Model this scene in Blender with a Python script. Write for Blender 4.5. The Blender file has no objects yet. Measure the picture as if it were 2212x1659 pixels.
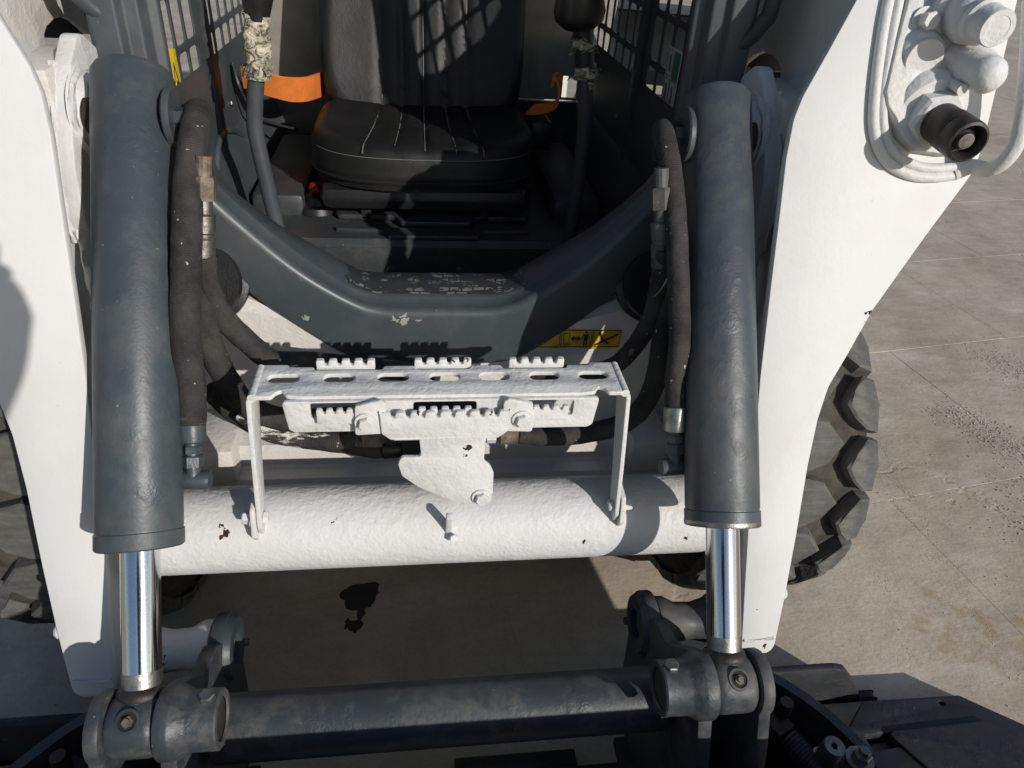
import bpy, bmesh, math, random
from mathutils import Vector, Matrix
random.seed(7)
PI = math.pi
scene = bpy.context.scene
COL = scene.collection

# ------------------------------------------------------------------ camera
CAM_R = ((0.991689206551024, -0.012135189957795266, 0.1280829995545427),
         (-0.11210633573712563, -0.5699607343295992, 0.813988286654089),
         (0.06312437799927718, -0.8215823138841004, -0.5665843400722014))
CAM_C = Vector((-.0277, -1.0, 1.18))
cam_d = bpy.data.cameras.new('camera'); cam = bpy.data.objects.new('camera', cam_d); COL.objects.link(cam)
cam_d.sensor_width = 36; cam_d.lens = 1533 * 36 / 2212; cam_d.clip_start = .01; cam_d.clip_end = 500
M4 = Matrix.Identity(4)
for i in range(3):
    M4[i][0] = CAM_R[i][0]; M4[i][1] = -CAM_R[i][1]; M4[i][2] = -CAM_R[i][2]; M4[i][3] = CAM_C[i]
cam.matrix_world = M4
scene.camera = cam

# ------------------------------------------------------------------ sky, sun, exposure
SUN = Vector((.514, -.767, .384)).normalized()          # towards the sun
world = bpy.data.worlds.new('World'); scene.world = world; world.use_nodes = True
wn = world.node_tree; wn.nodes.clear()
sky = wn.nodes.new('ShaderNodeTexSky'); sky.sky_type = 'NISHITA'; sky.sun_disc = False
sky.sun_elevation = math.asin(SUN.z); sky.sun_rotation = math.atan2(SUN.x, SUN.y)
sky.air_density = 1.0; sky.dust_density = .6
bgn = wn.nodes.new('ShaderNodeBackground'); bgn.inputs[1].default_value = .088
wo = wn.nodes.new('ShaderNodeOutputWorld')
wn.links.new(sky.outputs[0], bgn.inputs[0]); wn.links.new(bgn.outputs[0], wo.inputs[0])
sun_d = bpy.data.lights.new('sun', 'SUN'); sun_d.energy = 3.6; sun_d.angle = math.radians(.55); sun_d.color = (1, .965, .915)
sun = bpy.data.objects.new('sun', sun_d); COL.objects.link(sun)
sun.rotation_euler = SUN.to_track_quat('Z', 'Y').to_euler(); sun.location = SUN * 20
scene.view_settings.view_transform = 'Standard'; scene.view_settings.look = 'None'
scene.view_settings.exposure = .04; scene.view_settings.gamma = 1; scene.view_settings.use_curve_mapping = False

# ------------------------------------------------------------------ materials
def newmat(name):
    m = bpy.data.materials.new(name); m.use_nodes = True
    nt = m.node_tree; b = nt.nodes['Principled BSDF']
    return m, nt, b
def N(nt, typ, **kw):
    n = nt.nodes.new(typ)
    for k, v in kw.items():
        if k.startswith('i_'):
            n.inputs[k[2:].replace('_', ' ')].default_value = v
        else: setattr(n, k, v)
    return n
def noise(nt, co, scale, detail=4, rough=.55, dist=0.0):
    n = N(nt, 'ShaderNodeTexNoise'); n.inputs['Scale'].default_value = scale; n.inputs['Detail'].default_value = detail
    n.inputs['Roughness'].default_value = rough; n.inputs['Distortion'].default_value = dist
    nt.links.new(co, n.inputs['Vector']); return n.outputs['Fac']
def ramp(nt, fac, stops):
    r = N(nt, 'ShaderNodeValToRGB'); e = r.color_ramp.elements
    e[0].position, e[0].color = stops[0][0], (*stops[0][1], 1) if len(stops[0][1]) == 3 else stops[0][1]
    e[1].position, e[1].color = stops[-1][0], (*stops[-1][1], 1)
    for p, c in stops[1:-1]:
        x = e.new(p); x.color = (*c, 1)
    nt.links.new(fac, r.inputs[0]); return r.outputs[0]
def thr(nt, fac, lo, hi):
    m = N(nt, 'ShaderNodeMapRange'); m.inputs[1].default_value = lo; m.inputs[2].default_value = hi
    nt.links.new(fac, m.inputs[0]); return m.outputs[0]
def math_(nt, op, a, b=None):
    m = N(nt, 'ShaderNodeMath', operation=op)
    for i, v in enumerate((a, b)):
        if v is None: continue
        if isinstance(v, (int, float)): m.inputs[i].default_value = v
        else: nt.links.new(v, m.inputs[i])
    return m.outputs[0]
def mixc(nt, fac, a, b):
    m = N(nt, 'ShaderNodeMix', data_type='RGBA')
    for i, v in ((0, fac), (6, a), (7, b)):
        if isinstance(v, (int, float)): m.inputs[i].default_value = v
        elif isinstance(v, tuple): m.inputs[i].default_value = (*v, 1)
        else: nt.links.new(v, m.inputs[i])
    return m.outputs[2]
def mixf(nt, fac, a, b):
    m = N(nt, 'ShaderNodeMix', data_type='FLOAT')
    for i, v in ((0, fac), (2, a), (3, b)):
        if isinstance(v, (int, float)): m.inputs[i].default_value = v
        else: nt.links.new(v, m.inputs[i])
    return m.outputs[0]
def bump(nt, b, h, strength, dist, prev=None):
    n = N(nt, 'ShaderNodeBump'); n.inputs['Strength'].default_value = strength; n.inputs['Distance'].default_value = dist
    nt.links.new(h, n.inputs['Height'])
    if prev: nt.links.new(prev, n.inputs['Normal'])
    nt.links.new(n.outputs[0], b.inputs['Normal']); return n.outputs[0]
def coords(nt, scale=None):
    t = N(nt, 'ShaderNodeTexCoord')
    if scale is None: return t.outputs['Object']
    mp = N(nt, 'ShaderNodeMapping'); mp.inputs['Scale'].default_value = scale
    nt.links.new(t.outputs['Object'], mp.inputs[0]); return mp.outputs[0]
def spots(nt, co, lst, wob=.006, freq=90):
    """mask of ragged chips at given places (x,y,z,r)"""
    w = N(nt, 'ShaderNodeTexNoise'); w.inputs['Scale'].default_value = freq; w.inputs['Detail'].default_value = 3
    nt.links.new(co, w.inputs['Vector'])
    sub = N(nt, 'ShaderNodeVectorMath', operation='SUBTRACT'); sub.inputs[1].default_value = (.5, .5, .5)
    nt.links.new(w.outputs['Color'], sub.inputs[0])
    sc = N(nt, 'ShaderNodeVectorMath', operation='SCALE'); sc.inputs['Scale'].default_value = wob * 4
    nt.links.new(sub.outputs[0], sc.inputs[0])
    ad = N(nt, 'ShaderNodeVectorMath', operation='ADD')
    nt.links.new(co, ad.inputs[0]); nt.links.new(sc.outputs[0], ad.inputs[1])
    tot = None
    for x, y, z, r in lst:
        d = N(nt, 'ShaderNodeVectorMath', operation='DISTANCE'); d.inputs[1].default_value = (x, y, z)
        nt.links.new(ad.outputs[0], d.inputs[0])
        k = math_(nt, 'LESS_THAN', d.outputs['Value'], r)
        tot = k if tot is None else math_(nt, 'MAXIMUM', tot, k)
    return tot

def white_paint(name, lump=.5, chips=(), base=(.625, .62, .605), dirt=.25, fine=220):
    m, nt, b = newmat(name); co = coords(nt)
    n1 = noise(nt, co, 9, 5, .6); n2 = noise(nt, co, 115, 4, .6)
    col = mixc(nt, thr(nt, n1, .45, .85), base, (base[0] * .93, base[1] * .91, base[2] * .86))
    specks = thr(nt, noise(nt, co, 75, 2, .7), .735, .755)
    col = mixc(nt, math_(nt, 'MULTIPLY', specks, .55 * dirt * 2), col, (.34, .30, .25))
    smear = thr(nt, noise(nt, coords(nt, (14, 14, 5)), 1.6, 6, .7), .58, .78)
    col = mixc(nt, math_(nt, 'MULTIPLY', smear, dirt), col, (.52, .47, .39))
    rough = .46; b.inputs['Specular IOR Level'].default_value = .2
    h = math_(nt, 'ADD', math_(nt, 'MULTIPLY', noise(nt, co, fine, 2, .5), .6), math_(nt, 'MULTIPLY', n2, 1.0))
    lumpm = thr(nt, noise(nt, co, 28, 3, .6), .42, .7)
    h = math_(nt, 'ADD', h, math_(nt, 'MULTIPLY', math_(nt, 'MULTIPLY', noise(nt, co, 120, 3, .6), lumpm), 2.2))
    if chips:
        k = spots(nt, co, chips)
        rust = ramp(nt, noise(nt, co, 160, 3), [(.35, (.014, .011, .009)), (.65, (.065, .034, .018))])
        col = mixc(nt, k, col, rust)
        h = math_(nt, 'SUBTRACT', h, math_(nt, 'MULTIPLY', k, 1.2))
        nt.links.new(mixf(nt, k, rough, .9), b.inputs['Roughness'])
    else: b.inputs['Roughness'].default_value = rough
    nt.links.new(col, b.inputs['Base Color'])
    bump(nt, b, h, lump, .0022)
    return m

def grey_paint(name, base=(.062, .074, .077), dust=.5, lump=.35, rough=.36, chips=(), dcol=(.13, .115, .095), stains=()):
    m, nt, b = newmat(name); co = coords(nt)
    n1 = noise(nt, co, 7, 5, .62); n2 = noise(nt, co, 45, 4, .7)
    col = mixc(nt, thr(nt, n1, .35, .75), base, tuple(c * 1.22 for c in base))
    dm = math_(nt, 'MULTIPLY', thr(nt, math_(nt, 'ADD', math_(nt, 'MULTIPLY', n1, .6), math_(nt, 'MULTIPLY', n2, .5)), .52, .72), dust)
    col = mixc(nt, dm, col, dcol)
    sp = thr(nt, noise(nt, co, 130, 2, .6), .735, .76)
    col = mixc(nt, math_(nt, 'MULTIPLY', sp, .6), col, (.25, .24, .22))
    sc = thr(nt, noise(nt, coords(nt, (160, 160, 20)), 1.0, 2, .5), .765, .79)
    col = mixc(nt, math_(nt, 'MULTIPLY', sc, .35), col, (.22, .23, .23))
    h = math_(nt, 'ADD', math_(nt, 'ADD', math_(nt, 'MULTIPLY', noise(nt, co, 55, 3, .55), .3), math_(nt, 'MULTIPLY', noise(nt, co, 300, 2, .5), .35)), math_(nt, 'MULTIPLY', sp, 1.1))
    lumpm = thr(nt, noise(nt, co, 20, 2, .6), .55, .72)
    h = math_(nt, 'ADD', h, math_(nt, 'MULTIPLY', math_(nt, 'MULTIPLY', noise(nt, co, 150, 3, .6), lumpm), 2.4))
    if chips:
        k = spots(nt, co, chips)
        col = mixc(nt, k, col, (.30, .29, .27))
    for x, y, z, rr in stains:
        d = N(nt, 'ShaderNodeVectorMath', operation='DISTANCE'); d.inputs[1].default_value = (x, y, z); nt.links.new(co, d.inputs[0])
        f = math_(nt, 'ADD', thr(nt, d.outputs['Value'], rr, rr * .35), math_(nt, 'MULTIPLY', math_(nt, 'SUBTRACT', n2, .5), 1.6))
        f = thr(nt, math_(nt, 'MULTIPLY', f, thr(nt, d.outputs['Value'], rr * 1.3, rr * .8)), .25, .75)
        col = mixc(nt, math_(nt, 'MULTIPLY', f, .8), col, (.105, .088, .068))
    nt.links.new(mixf(nt, dm, rough, .85), b.inputs['Roughness'])
    nt.links.new(col, b.inputs['Base Color'])
    bump(nt, b, h, lump, .0022)
    return m

def simple(name, col, rough=.5, metal=0.0, var=.15, vscale=20, bstr=0.0, bscale=80, spec=.5):
    m, nt, b = newmat(name); co = coords(nt)
    c = mixc(nt, thr(nt, noise(nt, co, vscale, 5, .6), .35, .7), tuple(x * (1 - var) for x in col), tuple(min(1, x * (1 + var)) for x in col))
    nt.links.new(c, b.inputs['Base Color']); b.inputs['Roughness'].default_value = rough; b.inputs['Metallic'].default_value = metal
    b.inputs['Specular IOR Level'].default_value = spec
    if bstr: bump(nt, b, noise(nt, co, bscale, 3, .6), bstr, .002)
    return m

CH = [(.012, -.387, .585, .0105)]
M = {}
M['white_arm'] = white_paint('white_arm_paint', .07, chips=[(.537, -.271, .775, .0045), (.531, -.277, .762, .003), (.545, -.262, .786, .0025), (-.451, -.45, .37, .003), (.437, -.45, .35, .004), (.425, -.43, .40, .002)], dirt=.2, fine=300)
M['white_rough'] = white_paint('white_brushed_paint', .4, chips=[(-.274, -.338, .506, .0035), (-.272, -.342, .500, .0045), (-.275, -.345, .495, .003), (.186, -.355, .474, .0032), (.33, -.356, .469, .0035), (.10, -.352, .48, .0025), (-.14, -.335, .507, .002)], dirt=.22)
M['white_step'] = white_paint('white_step_paint', .4, chips=[(.025, -.360, .643, .0042), (.022, -.360, .635, .0035)] + [(x, -.2820, .7170, .0024) for x in (-.142, -.115, -.083, .012, .028, .095, .139)] + [(x, -.36, .697, .0025) for x in (-.066, -.03, .03, .052)], dirt=.2)
M['white_body'] = white_paint('white_body_paint', .35, dirt=.6, base=(.62, .60, .56))
M['white_cast'] = white_paint('white_fitting_paint', .38, dirt=.15, fine=160)
M['white_worn'] = white_paint('white_worn_paint', .5, chips=[(-.36, -.36, .37, .02), (-.335, -.36, .365, .016), (-.37, -.41, .33, .012)], dirt=.6)
M['grey'] = grey_paint('grey_cylinder_paint', base=(.044, .055, .062), dust=.35, lump=.26, rough=.42, stains=[(-.312, -.12, .925, .035), (.312, -.12, .925, .035), (-.397, -.11, .93, .03), (-.394, -.17, .85, .025), (-.38, -.37, .64, .02), (.395, -.12, .92, .03)])
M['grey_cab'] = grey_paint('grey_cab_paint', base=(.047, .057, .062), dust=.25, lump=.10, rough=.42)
M['grey_coupler'] = grey_paint('grey_coupler_paint', base=(.034, .042, .047), dust=.7, lump=.28, rough=.45)
M['dark_steel'] = grey_paint('dark_attachment_steel', base=(.014, .016, .019), dust=.4, lump=.4, rough=.55, dcol=(.040, .036, .032))
M['dark_shaded_cab'] = grey_paint('dark_shaded_cab_paint', base=(.030, .034, .036), dust=.3, lump=.1, rough=.5)  # dark inner cab parts, and right-hand twins of grey parts with shade painted in
M['black_plastic'] = simple('black_plastic', (.014, .014, .015), .42, var=.3, bstr=.25, bscale=300)
M['bare_steel'] = simple('bare_worn_steel', (.30, .29, .27), .42, .9, .35, 60, .3, 150)
M['rusty'] = simple('rusty_bolt_steel', (.17, .135, .105), .6, .4, .5, 70, .4, 160)
M['grease'] = simple('greasy_dark_metal', (.035, .030, .025), .55, .2, .5, 40, .5, 120)
M['belt_orange'] = simple('orange_webbing', (.72, .19, .03), .7, var=.12, vscale=40, bstr=.35, bscale=400)
M['tan_panel'] = simple('tan_dusty_rear_panel', (.27, .25, .21), .75, var=.12, vscale=18, bstr=.2, bscale=200)
M['label_white'] = simple('pale_label_vinyl', (.42, .43, .42), .4, var=.08)
M['label_green'] = simple('green_label_vinyl', (.02, .16, .08), .4, var=.08)
M['label_yellow'] = simple('yellow_label_vinyl', (.80, .60, .02), .4, var=.1)
M['label_yellow_worn'] = simple('worn_yellow_label', (.62, .40, .03), .55, var=.35, vscale=35)
M['label_black'] = simple('label_black_print', (.02, .02, .018), .5)
M['label_grey'] = simple('label_grey_print', (.12, .13, .13), .5)
M['stitch'] = simple('grey_stitching', (.15, .145, .135), .8)
M['red_plastic'] = simple('red_plastic', (.22, .008, .012), .5)
M['dark_inside'] = simple('dark_inside', (.012, .012, .012), .8)

def chrome():
    m, nt, b = newmat('chrome_rod'); b.inputs['Metallic'].default_value = 1
    co = coords(nt, (900, 900, 30)); n = noise(nt, co, 1, 3, .6)
    nt.links.new(ramp(nt, n, [(.3, (.62, .63, .65)), (.7, (.78, .79, .80))]), b.inputs['Base Color'])
    nt.links.new(thr(nt, noise(nt, coords(nt), 30, 4), -1.2, 6.0), b.inputs['Roughness'])
    mr = N(nt, 'ShaderNodeMapRange'); mr.inputs[3].default_value = .05; mr.inputs[4].default_value = .17
    nt.links.new(n, mr.inputs[0]); nt.links.new(mr.outputs[0], b.inputs['Roughness'])
    return m
M['chrome'] = chrome()

def sleeve():
    """woven hose sleeve: fine rings around the hose (uses UV: v runs along the hose in metres)"""
    m, nt, b = newmat('woven_hose_sleeve'); t = N(nt, 'ShaderNodeTexCoord'); co = t.outputs['Object']
    w = N(nt, 'ShaderNodeTexWave', wave_type='BANDS', bands_direction='Y'); w.inputs['Scale'].default_value = 120
    w.inputs['Distortion'].default_value = .5; w.inputs['Detail'].default_value = 1; w.inputs['Detail Scale'].default_value = 3
    nt.links.new(t.outputs['UV'], w.inputs['Vector'])
    n1 = noise(nt, co, 22, 5, .65); n2 = noise(nt, co, 70, 3, .6)
    col = mixc(nt, thr(nt, n1, .33, .72), (.011, .0107, .0105), (.058, .052, .045))
    col = mixc(nt, math_(nt, 'MULTIPLY', w.outputs['Fac'], .22), col, (.006, .006, .006))
    pm = thr(nt, noise(nt, coords(nt, (1, 1, .45)), 42, 3, .6), .685, .72)
    col = mixc(nt, math_(nt, 'MULTIPLY', pm, .75), col, (.13, .145, .148))
    fl = thr(nt, noise(nt, co, 160, 1, .5), .76, .78)
    col = mixc(nt, fl, col, (.35, .34, .32))
    nt.links.new(col, b.inputs['Base Color']); b.inputs['Roughness'].default_value = .85
    h = math_(nt, 'ADD', math_(nt, 'MULTIPLY', w.outputs['Fac'], .16), math_(nt, 'ADD', math_(nt, 'MULTIPLY', n2, .9), math_(nt, 'MULTIPLY', n1, 2.0)))
    bump(nt, b, h, .8, .0022)
    return m
M['sleeve'] = sleeve()
def sleeve_painted():
    m = sleeve(); m.name = 'paint_splashed_hose_sleeve'; nt = m.node_tree; b = nt.nodes['Principled BSDF']
    old = b.inputs['Base Color'].links[0].from_socket; co = coords(nt)
    pm = thr(nt, noise(nt, coords(nt, (.35, 1, 1)), 40, 4, .6), .56, .6)
    nt.links.new(mixc(nt, pm, old, (.62, .60, .55)), b.inputs['Base Color']); return m
M['sleeve_painted'] = sleeve_painted()

def tyre_rubber():
    m, nt, b = newmat('dusty_tyre_rubber'); co = coords(nt)
    st = noise(nt, coords(nt, (6, 90, 60)), 1.2, 5, .65)
    n = noise(nt, co, 18, 5, .6)
    g = math_(nt, 'ADD', math_(nt, 'MULTIPLY', st, .6), math_(nt, 'MULTIPLY', n, .5))
    nt.links.new(ramp(nt, g, [(.38, (.050, .051, .047)), (.55, (.088, .087, .078)), (.75, (.155, .148, .128))]), b.inputs['Base Color'])
    b.inputs['Roughness'].default_value = .85
    bump(nt, b, math_(nt, 'ADD', st, noise(nt, co, 120, 3)), .6, .002)
    return m
M['tyre'] = tyre_rubber()
M['tyre_groove'] = simple('dirty_tyre_groove', (.062, .055, .043), .95, var=.45, vscale=30, bstr=.7, bscale=110)

def vinyl():
    m, nt, b = newmat('black_seat_vinyl'); co = coords(nt)
    v = N(nt, 'ShaderNodeTexVoronoi'); v.inputs['Scale'].default_value = 420; nt.links.new(co, v.inputs['Vector'])
    nt.links.new(mixc(nt, thr(nt, noise(nt, co, 8, 5), .4, .75), (.010, .010, .011), (.021, .020, .018)), b.inputs['Base Color'])
    nt.links.new(mixf(nt, noise(nt, co, 14, 4), .42, .6), b.inputs['Roughness'])
    b.inputs['Specular IOR Level'].default_value = .32
    h = math_(nt, 'ADD', math_(nt, 'MULTIPLY', v.outputs['Distance'], .25), math_(nt, 'MULTIPLY', noise(nt, co, 16, 4, .6), 2.4))
    bump(nt, b, h, .35, .002)
    return m
M['vinyl'] = vinyl()

def wrap_tape():
    m, nt, b = newmat('peeling_cream_tape'); co = coords(nt)
    n = noise(nt, coords(nt, (1, 1, 1.6)), 55, 5, .7, 1.5)
    k = thr(nt, n, .40, .50)
    nt.links.new(mixc(nt, k, (.075, .070, .055), mixc(nt, thr(nt, n, .45, .6), (.42, .38, .27), (.66, .61, .47))), b.inputs['Base Color'])
    b.inputs['Roughness'].default_value = .8
    bump(nt, b, n, 1.0, .006)
    return m
M['tape'] = wrap_tape()

def sill_paint():
    """cab sill: grey paint, worn grip strip in the middle with scuffed pale flakes"""
    m = grey_paint('worn_sill_paint', base=(.046, .056, .061), dust=.2, lump=.08, rough=.40)
    nt = m.node_tree; b = nt.nodes['Principled BSDF']; old = b.inputs['Base Color'].links[0].from_socket
    t = N(nt, 'ShaderNodeTexCoord'); sp = N(nt, 'ShaderNodeSeparateXYZ'); nt.links.new(t.outputs['Object'], sp.inputs[0])
    inx = math_(nt, 'LESS_THAN', math_(nt, 'ABSOLUTE', math_(nt, 'ADD', sp.outputs[0], math_(nt, 'MULTIPLY', math_(nt, 'SUBTRACT', noise(nt, t.outputs['Object'], 30, 3), .5), .08))), .135)
    iny = math_(nt, 'GREATER_THAN', sp.outputs[1], -.038)
    br = N(nt, 'ShaderNodeTexBrick'); br.inputs['Scale'].default_value = 1; br.inputs['Brick Width'].default_value = .018; br.inputs['Row Height'].default_value = .011
    br.inputs['Mortar Size'].default_value = .0014; br.inputs['Color1'].default_value = (1, 1, 1, 1); br.inputs['Color2'].default_value = (.8, .8, .8, 1); br.inputs['Mortar'].default_value = (0, 0, 0, 1)
    nt.links.new(t.outputs['Object'], br.inputs['Vector'])
    band = math_(nt, 'MULTIPLY', inx, iny)
    fl = thr(nt, noise(nt, coords(nt, (34, 75, 30)), 1.0, 4, .65), .53, .56)
    fl = math_(nt, 'MULTIPLY', fl, br.outputs['Color'])
    col = mixc(nt, math_(nt, 'MULTIPLY', band, .75), old, (.022, .025, .026))
    col = mixc(nt, math_(nt, 'MULTIPLY', band, fl), col, (.17, .17, .155))
    # a few scratches on the front face
    k = spots(nt, t.outputs['Object'], [(-.05, -.077, .655, .007), (-.065, -.077, .657, .004), (-.028, -.077, .655, .004), (-.19, -.077, .66, .004)], .006, 140)
    col = mixc(nt, k, col, (.30, .30, .27))
    nt.links.new(col, b.inputs['Base Color'])
    return m
M['sill'] = sill_paint()

def concrete(name, base_only=False):
    m, nt, b = newmat(name); t = N(nt, 'ShaderNodeTexCoord'); geo = N(nt, 'ShaderNodeNewGeometry')
    co = geo.outputs['Position']
    def cs(s, rz=0.0):
        mp = N(nt, 'ShaderNodeMapping'); mp.inputs['Scale'].default_value = s; mp.inputs['Rotation'].default_value = (0, 0, rz); nt.links.new(co, mp.inputs[0]); return mp.outputs[0]
    big = noise(nt, co, 1.6, 6, .62); mid = noise(nt, co, 9, 6, .65); fine = noise(nt, co, 95, 4, .7)
    streak = noise(nt, cs((4.0, 11, 1), .75), 1.1, 6, .62, 1.2)
    g = math_(nt, 'ADD', math_(nt, 'MULTIPLY', big, .48), math_(nt, 'ADD', math_(nt, 'MULTIPLY', mid, .30), math_(nt, 'MULTIPLY', streak, .22)))
    col = ramp(nt, g, [(.32, (.28, .226, .170)), (.45, (.44, .365, .28)), (.56, (.55, .47, .37)), (.70, (.66, .58, .475))])
    col = mixc(nt, math_(nt, 'MULTIPLY', thr(nt, fine, .35, .75), .30), col, (.20, .165, .125))
    dark = thr(nt, noise(nt, co, 210, 2, .5), .70, .74)
    col = mixc(nt, math_(nt, 'MULTIPLY', dark, .55), col, (.05, .045, .04))
    ye = spots(nt, co, [(1.05, -.20, 0, .09), (1.16, -.26, 0, .08), (1.28, .72, 0, .05)], .05, 9)
    yn = thr(nt, noise(nt, co, 26, 4, .6), .42, .62)
    col = mixc(nt, math_(nt, 'MULTIPLY', math_(nt, 'MULTIPLY', ye, yn), .5), col, (.34, .21, .09))
    # dried cement spill by the tyre and pale smears
    sp = spots(nt, co, [(1.13, .86, 0, .10), (1.2, .72, 0, .075), (1.11, .98, 0, .09)], .05, 6)
    col = mixc(nt, math_(nt, 'MULTIPLY', sp, .45), col, (.40, .36, .25))
    pale = thr(nt, noise(nt, cs((2.2, 7, 1), .62), 1.0, 6, .66), .57, .72)
    col = mixc(nt, math_(nt, 'MULTIPLY', pale, .65), col, (.62, .555, .47))
    dk = thr(nt, noise(nt, cs((5, 1.8, 1), .35), 1.0, 6, .68), .55, .75)
    col = mixc(nt, math_(nt, 'MULTIPLY', dk, .4), col, (.25, .215, .18))
    # damp oil blot under the machine
    oil = spots(nt, co, [(-.155, -.045, 0, .035), (-.15, -.085, 0, .017), (-.135, -.03, 0, .022), (-.16, -.11, 0, .012)], .014, 30)
    col = mixc(nt, oil, col, (.008, .008, .008))
    nt.links.new(col, b.inputs['Base Color'])
    nt.links.new(mixf(nt, oil, .9, .55), b.inputs['Roughness'])
    # fine cracks
    w = N(nt, 'ShaderNodeTexVoronoi', feature='DISTANCE_TO_EDGE'); w.inputs['Scale'].default_value = 1.15
    wn_ = N(nt, 'ShaderNodeTexNoise'); wn_.inputs['Scale'].default_value = 5; wn_.inputs['Detail'].default_value = 5; nt.links.new(co, wn_.inputs['Vector'])
    mx = N(nt, 'ShaderNodeMix', data_type='VECTOR'); mx.inputs[0].default_value = .22
    nt.links.new(co, mx.inputs[4]); nt.links.new(wn_.outputs['Color'], mx.inputs[5]); nt.links.new(mx.outputs[1], w.inputs['Vector'])
    cr = thr(nt, w.outputs['Distance'], .0015, .006)
    h = math_(nt, 'ADD', math_(nt, 'MULTIPLY', mid, 1.0), math_(nt, 'ADD', math_(nt, 'MULTIPLY', streak, .45), math_(nt, 'MULTIPLY', fine, .25)))
    h = math_(nt, 'ADD', h, math_(nt, 'MULTIPLY', math_(nt, 'MULTIPLY', cr, thr(nt, noise(nt, co, 1.3, 2), .5, .6)), .4))
    bump(nt, b, h, .45, .008)
    return m
M['concrete'] = concrete('dusty_concrete_slab')
def joint():
    m, nt, b = newmat('sandy_joint'); geo = N(nt, 'ShaderNodeNewGeometry'); co = geo.outputs['Position']
    nt.links.new(ramp(nt, noise(nt, co, 30, 6, .7), [(.35, (.20, .175, .14)), (.7, (.48, .43, .36))]), b.inputs['Base Color'])
    b.inputs['Roughness'].default_value = .95; bump(nt, b, noise(nt, co, 120, 4, .7), .8, .006); return m
M['joint'] = joint()
M['gravel'] = simple('gravel_grit', (.44, .395, .33), .9, var=.5, vscale=60)

# ------------------------------------------------------------------ mesh helpers
def V(*a): return Vector(a)
def at(px, py, axis, val):
    """where the line of sight through a measured point of the photograph meets a real plane of the machine"""
    c = Vector(((px - 1106) / 1533, (py - 829.5) / 1533, 1))
    r = Vector([sum(CAM_R[i][j] * c[j] for j in range(3)) for i in range(3)])
    i = 'xyz'.index(axis); return CAM_C + r * ((val - CAM_C[i]) / r[i])
def link(name, me, mat, parent=None, smooth=None):
    ob = bpy.data.objects.new(name, me); COL.objects.link(ob)
    if mat and not me.materials: me.materials.append(M[mat])
    if parent is not None:
        ob.parent = parent
        if parent.type == 'EMPTY': ob.matrix_parent_inverse = Matrix.Translation(-parent.location)
    return ob
def finish(bm, name, mat, parent=None, smooth=35, recalc=True):
    if recalc: bmesh.ops.recalc_face_normals(bm, faces=bm.faces)
    if smooth:
        for f in bm.faces: f.smooth = True
        lim = math.radians(smooth)
        for e in bm.edges:
            if len(e.link_faces) != 2 or e.calc_face_angle(0) > lim: e.smooth = False
    me = bpy.data.meshes.new(name); bm.to_mesh(me); bm.free()
    return link(name, me, mat, parent)
def add_mesh(bm, verts, faces):
    vs = [bm.verts.new(v) for v in verts]
    for f in faces:
        try: bm.faces.new([vs[i] for i in f])
        except ValueError: pass
    return vs
def add_box(bm, a, b, bev=0.0, mat4=None):
    x0, y0, z0 = a; x1, y1, z1 = b
    t = bmesh.new()
    add_mesh(t, [(x0, y0, z0), (x1, y0, z0), (x1, y1, z0), (x0, y1, z0), (x0, y0, z1), (x1, y0, z1), (x1, y1, z1), (x0, y1, z1)],
             [(0, 3, 2, 1), (4, 5, 6, 7), (0, 1, 5, 4), (1, 2, 6, 5), (2, 3, 7, 6), (3, 0, 4, 7)])
    if bev: bmesh.ops.bevel(t, geom=t.edges[:], offset=bev, segments=2, profile=.5, affect='EDGES')
    if mat4 is not None: bmesh.ops.transform(t, matrix=mat4, verts=t.verts)
    merge(bm, t)
def merge(bm, t):
    me = bpy.data.meshes.new('tmp'); t.to_mesh(me); t.free(); bm.from_mesh(me); bpy.data.meshes.remove(me)
def box(name, a, b, mat, parent, bev=.003, mat4=None):
    bm = bmesh.new(); add_box(bm, a, b, bev, mat4); return finish(bm, name, mat, parent)
def frame(o, axis, ref=(0, 0, 1)):
    w = Vector(axis).normalized(); r = Vector(ref)
    if abs(w.dot(r)) > .98: r = Vector((1, 0, 0))
    u = r.cross(w).normalized(); v = w.cross(u)
    m = Matrix.Identity(4)
    for i in range(3): m[i][0] = u[i]; m[i][1] = v[i]; m[i][2] = w[i]; m[i][3] = o[i]
    return m
def add_lathe(bm, prof, o, axis, seg=32, ref=(0, 0, 1), rot=0.0):
    """prof: (radius, height) pairs along axis from o; r=0 closes"""
    m = frame(Vector(o), axis, ref); rings = []
    for r, h in prof:
        if r < 1e-6: rings.append([bm.verts.new(m @ Vector((0, 0, h)))])
        else: rings.append([bm.verts.new(m @ Vector((r * math.cos(rot + 2 * PI * k / seg), r * math.sin(rot + 2 * PI * k / seg), h))) for k in range(seg)])
    for a, b in zip(rings, rings[1:]):
        for k in range(seg):
            k2 = (k + 1) % seg
            if len(a) == 1 and len(b) == 1: continue
            if len(a) == 1: bm.faces.new((a[0], b[k], b[k2]))
            elif len(b) == 1: bm.faces.new((a[k], a[k2], b[0]))
            else: bm.faces.new((a[k], a[k2], b[k2], b[k]))
def lathe(name, prof, o, axis, mat, parent, seg=40, smooth=35, ref=(0, 0, 1), rot=0.0):
    bm = bmesh.new(); add_lathe(bm, prof, o, axis, seg, ref, rot); return finish(bm, name, mat, parent, smooth)
def add_hex(bm, o, axis, r, h, ch=.0015, rot=0.0):
    add_lathe(bm, [(0, 0), (r, 0), (r, h - ch), (r * .88, h), (0, h)], o, axis, 6, rot=rot)
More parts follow.
